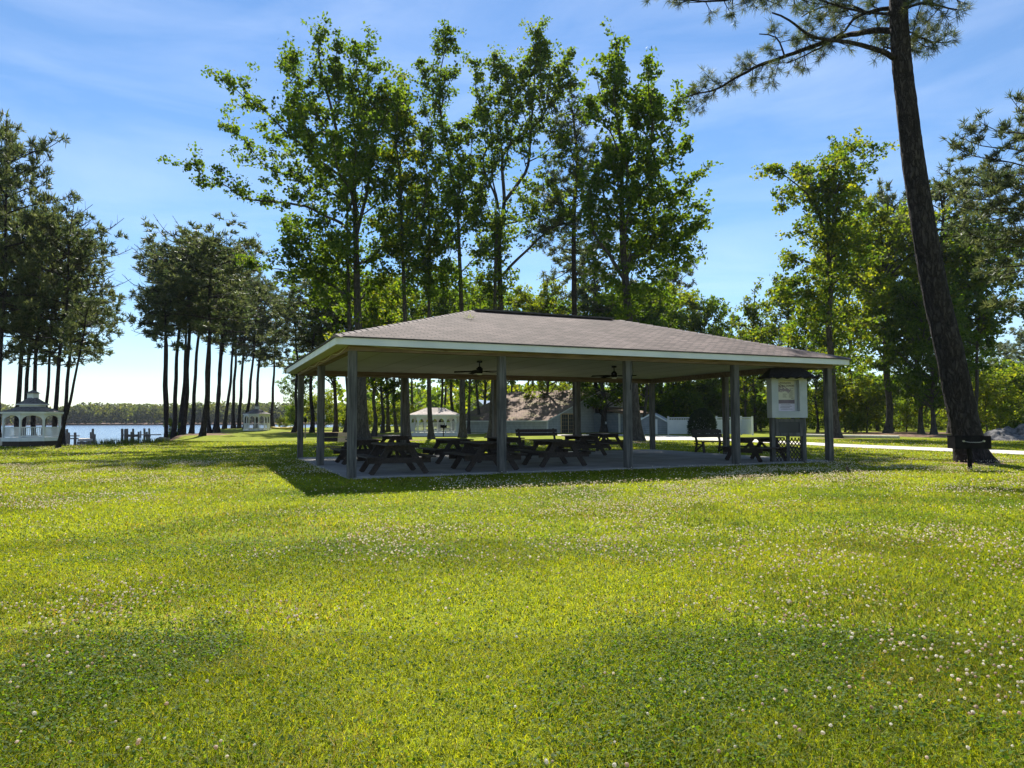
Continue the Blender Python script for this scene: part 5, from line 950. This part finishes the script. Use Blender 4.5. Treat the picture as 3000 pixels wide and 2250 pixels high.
for k_, (kd, px, Y, top, wd, lb) in enumerate((
    ('bA', 505, 61, 1232, .7, 'small bright bush at the foot of the leftmost clump pines'), ('bB', 832, 100, 1228, 1.2, 'yellow-green bush beside the yellow kayak'), ('bC', 862, 92, 1190, 1.0, 'dark green bush left of the back left pavilion post'), ('bB', 945, 92, 1170, 1.1, 'tall yellow-green bush seen between the left pavilion posts'), ('bA', 1010, 96, 1190, 1.1, 'bright bush seen right behind the near left corner post'),
    ('bB', 1060, 88, 1195, 1.2, 'yellow-green bush behind the leftmost tall trunk'), ('bA', 1105, 92, 1185, 1.2, 'bright bush between two trunks left of the white gazebo'), ('bB', 1160, 96, 1195, 1.1, 'yellow-green bush behind the back post left of the white gazebo'), ('bB', 1215, 100, 1205, 1.3, 'yellow bush at the left end of the white gazebo'), ('bB', 1285, 98, 1210, 1.2, 'yellow-green bush seen through the arches of the white gazebo'),
    ('bC', 1330, 95, 1190, 1., 'dark bush right of the white gazebo'), ('bA', 1815, 86, 1195, 1.1, 'bright bush right of the dark noticeboard tree'), ('bC', 1925, 84, 1170, 1.2, 'dark bush above the grey shed'), ('bC', 2010, 84, 1150, 1.3, 'dark tall bush behind the white fence left of the round evergreen'), ('bA', 2150, 88, 1160, 1.3, 'mid green bush behind the right end of the white fence'), ('bC', 2230, 82, 1180, 1.2, 'dark bush left of the notice kiosk'),
    ('bA', 2360, 80, 1160, 1.2, 'bush seen between the kiosk and the right corner post'), ('bB', 2475, 74, 1140, 1.2, 'tall sunlit bush right of the right corner post'), ('bB', 2540, 72, 1150, 1.1, 'sunlit bush beneath the large round green tree'), ('bA', 2500, 68, 1215, 1.2, 'low bush behind the timber edging log'), ('bA', 2655, 74, 1180, 1.1, 'bright bush between the two dark trunks left of the leaning pine'), ('bC', 2570, 84, 1100, 1.3, 'dark bush behind the trunk of the large round green tree'),
    ('bB', 2790, 78, 1190, 1.2, 'bright bush just left of the leaning pine base'), ('bB', 2890, 70, 1130, 1.0, 'sunlit bush right of the leaning pine base'), ('bA', 2930, 74, 1090, 1.1, 'tall green bush behind the rubble heap'), ('bB', 2990, 76, 1120, 1.2, 'sunlit bush behind the right end of the rubble heap'), ('bC', 2860, 80, 1160, 1.0, 'dark bush behind the sunlit one right of the leaning pine'), ('bC', 1850, 90, 1150, 1.3, 'dark tall bush behind the short white fence piece'), ('bC', 2080, 92, 1120, 1.4, 'dark tall bush above the white fence right of the round evergreen'))):
    plant(kd, px, Y, top, lb, 'bush', 'bush', GS, wd, 0, k_ * 1.3 + 1)
def evergreen(px, base, top, w):
    rng = np.random.default_rng(77); g = gnd(px, base); h = at(px, top, g.y).z; r = empty('evergreen_shrub', (g.x, g.y, 0), 0, 'dark egg-shaped evergreen shrub in front of the white fence', 'shrub'); n_ = 1100
    z = rng.random(n_) ** .85; R_ = w * np.sqrt(np.clip(1 - (z * 1.02 - .25) ** 2 / .62, .0, 1)) * rng.uniform(.75, 1.05, n_); a = rng.random(n_) * 6.283; cen = np.c_[R_ * np.cos(a), R_ * np.sin(a), .05 + z * h * .97]
    b = Buf(); tufts(b, cen, unit(cen * [1, 1, .3] + [0, 0, .3]), 9, .22, .04, rng, [(.014, .026, .012), (.02, .035, .015), (.028, .042, .016)]); build('foliage', b, M['needle'], r); W_ = Buf(); tube(W_, [(0, 0, -.1), (0, 0, h * .8)], [.08, .03], 7); build('trunk', W_, M['bark'], r)
evergreen(2058, 1276, 1200, 1.15)
# notice on the dark tree
p = at(1775, 1239, 77.5); b = Buf(); box(b, -.08, .08, -.012, .012, -.13, .13); o = build('notice', b, M['vinyl']); o.location = (p.x, p.y - .05, p.z); tag(o, 'small white notice fixed to the dark tree trunk right of the cottage', 'notice')
# --- the straight tall pine in the row and the big leaning pine in front
def big_pine(name, label, Y, pts, r0, r1, limbs, crown, seed, nn, ln, w, n_side, bark_d, foot=.5):
    rng = np.random.default_rng(seed); g = at(*pts[0], Y); o = np.array([g.x, g.y, 0]); root = empty(name, tuple(o), 0, label, 'tree'); W_ = Buf(); L_ = Buf(); cen, dr_ = [], []
    P = np.array([np.array(at(px, py, Y + dy)) for px, py, *dy_ in pts for dy in [dy_[0] if dy_ else 0]]) - o; P[0, 2] = -.12; P = smooth_path(P, .09 if n_side > 20 else .5); m_ = len(P); z = P[:, 2]; t = z / z[-1]
    an = np.arange(n_side) * 2 * np.pi / n_side; r_ = r0 + (r1 - r0) * np.clip(t, 0, 1); r_ = r_ * (1 + foot * np.exp(-np.maximum(z, 0) / .32))
    A, Z = np.meshgrid(an, z); wob = 1 + bark_d * (fnoise(A * r0 * 10 + 50, Z * 3.2, 1.1, 90) - .5) * 2 + bark_d * .9 * (vnoise(A * r0 * 26 + 9, Z * 8, 1.0, 95) - .5)
    lob = sum(a_ * np.maximum(0, np.cos(A - c_)) ** 8 for a_, c_ in ((1.1, -.15), (.5, 2.6), (.6, 4.2), (.4, 1.2))); wob = wob + lob * np.exp(-np.maximum(Z, 0) / .26) * (foot * .9)
    # bulges of old branch scars
    for zz, aa in ((z[-1] * .46, 3.3), (z[-1] * .41, 3.0), (z[-1] * .66, .3)): wob += .07 * np.exp(-((Z - zz) / .16) ** 2) * np.maximum(0, np.cos(A - aa)) ** 3
    tube(W_, P, r_, n_side, wob=wob); build('trunk', W_, M['pinebark'], root, True)
    def clothe(Q, s0, dens, sub):
        ns = max(3, int(np.linalg.norm(np.diff(Q, axis=0), axis=1).sum() * dens))
        for s in range(ns):
            f = s0 + (1 - s0) * (s + rng.random()) / ns; j = min(int(f * (len(Q) - 1)), len(Q) - 1); e = unit(rng.normal(0, 1, 3) * [1, 1, .8] + unit(Q[j] - Q[max(j - 1, 0)]) * .8 + [0, 0, .0]); m2 = rng.uniform(*sub) * (1.15 - .35 * f)
            k = smooth_path([Q[j], Q[j] + e * m2 * .5 + [0, 0, -.06 * m2], Q[j] + e * m2 + [0, 0, .05 * m2]], .2); tube(L_, k, np.linspace(.018, .008, len(k)), 4)
            for q in range(3 + int(m2 * 3.5)):
                u = rng.uniform(.35, 1); i = min(int(u * (len(k) - 1) + .5), len(k) - 1); e2 = unit(e + rng.normal(0, .7, 3)); tip = k[i] + e2 * rng.uniform(.06, .32); tube(L_, [k[i], tip], [.008, .006], 3); cen.append(tip); dr_.append(unit(e2 + [0, 0, .15]))
    for lpts, r2, s0, dens, sub in limbs:
        Q = smooth_path(np.array([np.array(at(px, py, Y + dy)) for px, py, dy in lpts]) - o, .25); Q[1:] += np.cumsum(rng.normal(0, .012, (len(Q) - 1, 3)), 0); tube(L_, Q, np.linspace(r2, max(.02, r2 * .25), len(Q)), 8)
        if dens: clothe(Q, s0, dens, sub)
    zt, zb, cr, nb = crown; i0 = 0
    for q in range(nb):                                    # upper crown, mostly above the frame
        t_ = q / nb; zz = zb + (zt - zb) * t_; i = np.argmin(abs(z - zz)); p = P[i] if zz <= z[-1] else P[-1] + [0, 0, zz - z[-1]]; a = q * 2.4 + rng.random(); l = cr * (1 - .55 * t_) * rng.uniform(.55, 1.1); D = np.array([math.cos(a), math.sin(a), .15 + .5 * t_])
        Q = smooth_path([p, p + D * l * .5, p + D * l + [0, 0, .1 * l]], .3); tube(L_, Q, np.linspace(.05, .015, len(Q)), 5); clothe(Q, .35, 2.6, (.4, 1.0))
    build('branches', L_, M['pinebark'], root, True); b = Buf(); tufts(b, cen, dr_, nn, ln, w, rng, BLUEG); build('needles', b, M['needle'], root)
    return root
big_pine('pine_tree', 'straight dark pine trunk rising above the middle of the pavilion ridge', 58, [(1691, 1278), (1686, 1100), (1683, 923), (1681, 647), (1691, 484), (1683, 375), (1677, 322)], .30, .10,
    [([(1682, 650, 0), (1640, 660, -1), (1560, 690, -2)], .06, .3, 3, (.5, 1.3)), ([(1683, 700, 0), (1740, 690, 1), (1780, 700, 2)], .06, .3, 3, (.5, 1.2)), ([(1683, 780, 0), (1640, 810, 1), (1600, 820, 1)], .05, .3, 3, (.5, 1.2)), ([(1684, 800, 0), (1730, 800, -1), (1750, 790, 0)], .05, .3, 3, (.4, 1.1))], (27.5, 15.5, 4.3, 46), 61, 10, .36, .05, 12, .06, .35)
big_pine('pine_tree', 'huge pine leaning left in front, bare trunk running out of the top', 21, [(2856, 1366), (2836, 1290), (2813, 1180), (2784, 1040), (2750, 900), (2722, 760), (2699, 620), (2677, 480), (2660, 340), (2643, 190), (2634, 60), (2630, -80, .2), (2622, -260, .5), (2612, -480, 1.0)], .41, .185,
    [([(2632, 92, 0), (2560, 90, .8), (2490, 105, 1.8), (2420, 125, 2.6), (2330, 160, 3.6), (2240, 190, 4.4), (2170, 225, 5.2), (2100, 268, 6.0), (2050, 280, 6.6), (1985, 300, 7.2)], .105, .30, 3.6, (.5, 1.25)),
     ([(2622, 172, 0), (2580, 150, -.4), (2520, 130, -1.0), (2450, 115, -1.6), (2380, 105, -2.2), (2310, 60, -2.8), (2258, 36, -3.2)], .085, .3, 0, (.3, .8)),
     ([(2632, 20, 0), (2560, 30, .6), (2500, 50, 1.2), (2470, 90, 1.6), (2420, 120, 2.0)], .08, .15, 3.2, (.4, 1.0)), ([(2440, 118, 2.4), (2380, 150, 3.2), (2300, 185, 3.8)], .04, .1, 4.0, (.35, .9)), ([(2300, 170, 3.8), (2270, 110, 4.0), (2220, 100, 4.4)], .035, .15, 4.0, (.35, .8)),
     ([(2550, 40, .7), (2480, 20, 1.4), (2400, 25, 2.2), (2350, 50, 2.8)], .05, .1, 4.2, (.4, .9)), ([(2640, 130, 0), (2690, 110, .6), (2740, 125, 1.0), (2755, 120, 1.2)], .045, .2, 5.5, (.3, .7)), ([(2645, 30, 0), (2700, 10, -.5), (2760, 20, -1), (2810, 30, -1.2)], .05, .2, 5, (.35, .8)), ([(2638, 10, 0), (2700, -20, .5), (2770, -30, 1), (2815, 10, 1.2)], .05, .2, 5, (.35, .8)),
     ([(2634, -60, .2), (2500, -60, .2), (2400, -30, .5), (2300, -30, .8), (2180, -10, 1.), (2090, 0, 1.2), (1940, -8, 1.4)], .08, .25, 3.4, (.4, .95)), ([(2625, 150, 0), (2590, 140, .6), (2580, 160, .8)], .03, .2, 6, (.25, .5))],
    (19.5, 13.6, 3.6, 24), 62, 30, .27, .012, 64, .05, .36)
# ---------------------------------------------------------------- far woods
def woods(name, n_, xs, ys, hs, label, seed, cols, leaf, nq, dens=1.):
    rng = np.random.default_rng(seed); x = rng.uniform(*xs, n_); y = rng.uniform(*ys, n_); h = rng.uniform(*hs, n_) * (.78 + .44 * vnoise(x, y, 30, seed + 7)); b = Buf(); zb = ground_z(x, y)
    keep = zb > -1.2; x, y, h, zb = x[keep], y[keep], h[keep], zb[keep]; n_ = len(x); k = n_ * nq
    tr = np.repeat(np.arange(n_), nq); f = rng.random(k) ** .8; R_ = h[tr] * .24 * np.sqrt(np.clip(1 - (f * 1.5 - .62) ** 2 / .9, .05, 1)) * rng.uniform(.5, 1.05, k); a = rng.random(k) * 6.283
    p = np.c_[x[tr] + R_ * np.cos(a), y[tr] + R_ * np.sin(a), zb[tr] + h[tr] * (.06 + .94 * f)]
    nrm = unit(rng.normal(0, 1, (k, 3)) + [0, 0, .6]); t = unit(np.cross(nrm, rng.normal(0, 1, (k, 3)))); u = np.cross(nrm, t); s = leaf * rng.uniform(.5, 1.2, (k, 1))
    v = np.stack([p - t * s, p + u * s * .8, p + t * s, p - u * s * .8], 1).reshape(-1, 3); tc_ = np.array(cols)[rng.integers(0, len(cols), n_)]; c = tc_[tr] * rng.uniform(.75, 1.25, (k, 1))
    b.add(v, np.arange(k)[:, None] * 4 + np.arange(4)[None], 0, np.repeat(c, 4, 0)); o = build(name, b, M['leaf']); return tag(o, label, 'woods', None, 'stuff')
woods('far_shore_woods', 2600, (-460, 30), (438, 492), (6.5, 12.5), 'grey-green band of woods along the far shore of the water', 51, [(.036, .050, .028), (.044, .062, .032), (.054, .070, .034), (.040, .050, .034), (.060, .070, .040)], .75, 90)
woods('background_woods', 520, (-45, 175), (150, 230), (7, 12), 'dense green woods far behind the houses and the right-hand trees', 52, GREEN + GOLD, .62, 110)
woods('background_undergrowth', 620, (14, 112), (86, 140), (2.2, 6), 'green undergrowth behind the right-hand trees', 53, GREEN + GOLD, .4, 100)
# ---------------------------------------------------------------- grass blades, clover and its flowers
GC_ = np.array([(.128, .174, .011), (.180, .212, .013), (.225, .236, .018), (.086, .146, .011), (.24, .226, .034)])
def in_slab(x, y):
    dx, dy = x - PX, y - PY; u = dx * cu + dy * su; v = -dx * su + dy * cu; return (u > -.10) & (u < PL + .10) & (v > -.10) & (v < PW + .10)
path_poly = np.array([tuple(gnd(*p).xy) for p in lo_] + [tuple(gnd(*p).xy) for p in hi_[::-1]])
def in_poly(x, y, P):
    c = np.zeros(x.shape, bool)
    for i in range(len(P)):
        (ax, ay), (bx, by) = P[i], P[(i + 1) % len(P)]; c ^= ((ay > y) != (by > y)) & (x < (bx - ax) * (y - ay) / (by - ay + 1e-12) + ax)
    return c
def wedge(rng, d0, d1, dens, side=1.0):
    ex = 3.5; n_ = int(dens * (side * (d1 * d1 - d0 * d0) + 2 * ex * (d1 - d0))); d = np.sqrt(rng.uniform(d0 * d0, d1 * d1, n_)); x = rng.uniform(-1, 1, n_) * (side * d + ex); y = d
    k = ~in_slab(x, y) & ~in_poly(x, y, path_poly) & ((abs(x) < side * d) | (rng.random(n_) < .5))
    if d1 > 30: k &= water_sd(x, y) > .5
    return x[k], y[k]
rng = np.random.default_rng(101); b = Buf()
for d0, d1, dens, w, hl in ((1.6, 4.5, 8500, .0022, (.025, .065)), (4.5, 8, 3600, .0034, (.025, .06)), (8, 14, 1100, .006, (.025, .06)), (14, 24, 300, .011, (.03, .06)), (24, 48, 75, .020, (.03, .06))):
    x, y = wedge(rng, d0, d1, dens, .92); n_ = len(x)
    ye = fnoise(x, y, 1.6, 201); cl = fnoise(x, y, 1.7, 211); br_ = fnoise(x, y, 1.1, 221); tall = fnoise(x, y, .6, 231)
    st_ = straw(x, y); k = (rng.random(n_) > st_ * 1.1) & ~((br_ > .70) & (rng.random(n_) < .45)); x, y, ye, cl, br_, tall = (q[k] for q in (x, y, ye, cl, br_, tall)); n_ = len(x)
    az = rng.random(n_) * 6.283; lz = rng.uniform(*hl, n_) * (.65 + .7 * tall); lean = rng.uniform(.2, 1.9, n_) * lz; la = rng.random(n_) * 6.283
    P = np.c_[x, y, ground_z(x, y) - .004]; dx = np.c_[np.cos(az), np.sin(az), 0 * az] * (w * rng.uniform(.6, 1.3, n_)[:, None]); ld = np.c_[np.cos(la), np.sin(la), 0 * la]
    mid = P + ld * (lean * .3)[:, None] + np.c_[0 * x, 0 * x, lz * .62]; tip = P + ld * lean[:, None] + np.c_[0 * x, 0 * x, lz * .9]
    v = np.stack([P - dx, P + dx, mid + dx * .75, mid - dx * .75, tip], 1).reshape(-1, 3); idx = np.arange(n_)[:, None] * 5
    c = GC_[rng.integers(0, 4, n_)]; yf = np.clip((ye - .36) * 4.2, 0, 1)[:, None]; c = c * (.75 - .0 * yf) + yf * .42 * GC_[2]; gf = np.clip((cl - .50) * 5, 0, 1)[:, None]; c = c * (1 - .3 * gf) + .3 * gf * np.array((.065, .125, .012))
    dry = (rng.random(n_) < .03 + .22 * np.clip((br_ - .5) * 4, 0, 1))[:, None]; c = np.where(dry, np.array((.24, .185, .075)) * rng.uniform(.6, 1.2, (n_, 1)), c) * rng.uniform(.58, 1.42, (n_, 1))
    b.add(v, idx + np.array([[0, 1, 2, 3]]), 0, np.repeat(c, 5, 0)); b.f.append((idx + np.array([[3, 2, 4]]) + b.n - n_ * 5, 0))
    # clover leaflets, flat and low
    if d1 <= 14:
        x, y = wedge(rng, d0, d1, dens * 1.5, .92); cl = .7 * fnoise(x, y, 1.7, 211) + .3 * fnoise(x, y, .45, 215); k = rng.random(len(x)) < np.clip((cl - .44) * 2.2, .08, .36); x, y = x[k], y[k]; n_ = len(x)
        P = np.c_[x, y, rng.uniform(.015, .055, n_)]; nrm = unit(rng.normal(0, .45, (n_, 3)) + [0, 0, 1]); t = unit(np.cross(nrm, rng.normal(0, 1, (n_, 3)))); u = np.cross(nrm, t); s = (.006 + w * .45) * rng.uniform(.7, 1.3, (n_, 1))
        v = np.stack([P - t * s, P + u * s * .9 - t * s * .2, P + u * s * .6 + t * s * .9, P - u * s * .6 + t * s * .9, P - u * s * .9 - t * s * .2], 1).reshape(-1, 3); c = np.array([(.046, .102, .012), (.070, .135, .013), (.115, .175, .016), (.060, .118, .013)])[rng.integers(0, 4, n_)] * rng.uniform(.65, 1.35, (n_, 1))
        b.add(v, np.arange(n_)[:, None] * 5 + np.arange(5)[None], 0, np.repeat(c, 5, 0))
tag(build('grass', b, M['grass']), 'short sunlit yellow-green lawn grass with clover and dry patches', 'grass', None, 'stuff')
b = Buf(); OCT = np.array([[0, 1, 4], [1, 2, 4], [2, 3, 4], [3, 0, 4], [1, 0, 5], [2, 1, 5], [3, 2, 5], [0, 3, 5]])
for d0, d1, dens, s in ((1.6, 6.5, 210, .0088), (6.5, 12, 210, .0118), (12, 24, 150, .0148), (24, 44, 16, .020)):
    x, y = wedge(rng, d0, d1, dens, .92); f = fnoise(x, y, 2.2, 301); g2 = fnoise(x, y, .9, 311); a1 = np.arctan2(x, y)
    pr = np.clip((f - .40) * 4, .10, 1) * np.clip((g2 - .30) * 3, .12, 1); pr *= np.where((x > .5) & (y < 5.5), 2.6, 1.); pr *= np.where((abs(x) < 1) & (y < 4.5), .6, 1); k = rng.random(len(x)) < pr; x, y = x[k], y[k]; n_ = len(x)
    P = np.c_[x, y, ground_z(x, y) + rng.uniform(.04, .085, n_)]; sz = s * rng.uniform(.65, 1.2, n_)[:, None]; d = unit(rng.normal(0, .4, (n_, 3)) + [0, 0, 1]); t = unit(np.cross(d, rng.normal(0, 1, (n_, 3)))); u = np.cross(d, t)
    if d1 < 7:                                                  # near heads: rounded, with ragged florets
        ring = [(P + d * sz * hh + (t * math.cos(q * 1.0472 + o_) + u * math.sin(q * 1.0472 + o_)) * sz * rr * rng.uniform(.78, 1.2, (n_, 1))) for hh, rr, o_ in ((-.5, .62, 0), (.05, 1., .5), (.62, .72, 0)) for q in range(6)]
        v = np.stack(ring + [P + d * sz * .95, P - d * sz * .7], 1).reshape(-1, 3)
        fc = [[a_ * 6 + q, a_ * 6 + (q + 1) % 6, a_ * 6 + 6 + (q + 1) % 6] for a_ in (0, 1) for q in range(6)] + [[a_ * 6 + q, a_ * 6 + 6 + (q + 1) % 6, a_ * 6 + 6 + q] for a_ in (0, 1) for q in range(6)] + [[12 + q, 12 + (q + 1) % 6, 18] for q in range(6)] + [[(q + 1) % 6, q, 19] for q in range(6)]
        c = np.array([(.84, .76, .60), (.86, .81, .67), (.80, .66, .54), (.62, .49, .36), (.88, .84, .72)])[rng.integers(0, 5, n_)] * rng.uniform(.85, 1.1, (n_, 1)); cc = np.repeat(c, 20, 0) * rng.uniform(.75, 1.12, (n_ * 20, 1)); cc.reshape(n_, 20, 3)[:, :6] *= np.array((.8, .68, .5))
        b.add(v, (np.arange(n_)[:, None, None] * 20 + np.array(fc)[None]).reshape(-1, 3), 0, cc); continue
    v = np.stack([P + t * sz, P + u * sz, P - t * sz, P - u * sz, P + d * sz * .9, P - d * sz * .7], 1).reshape(-1, 3)
    c = np.array([(.84, .76, .60), (.86, .81, .67), (.80, .68, .55), (.62, .49, .36), (.88, .84, .72)])[rng.integers(0, 5, n_)] * rng.uniform(.8, 1.1, (n_, 1)); cc = np.repeat(c, 6, 0); cc[5::6] *= np.array((.7, .62, .5))
    b.add(v, (np.arange(n_)[:, None, None] * 6 + OCT[None]).reshape(-1, 3), 0, cc)
tag(build('clover_blossoms', b, M['flower']), 'thousands of small whitish clover blossoms scattered over the lawn', 'flowers', None, 'stuff')
# ---------------------------------------------------------------- haze: a box of thin air round the whole scene
b = Buf(); box(b, -900, 700, -70, 900, -4, 60); m, n, out = new_mat('thin_air'); N = n.nodes.new; K = n.links.new
pvn = N('ShaderNodeVolumePrincipled'); pvn.inputs['Color'].default_value = (.82, .90, 1, 1); pvn.inputs['Density'].default_value = .00011; pvn.inputs['Anisotropy'].default_value = 0.; K(pvn.outputs[0], out.inputs['Volume'])
tag(build('haze', b, m), 'thin pale haze over the lawn and water', 'haze', None, 'stuff')
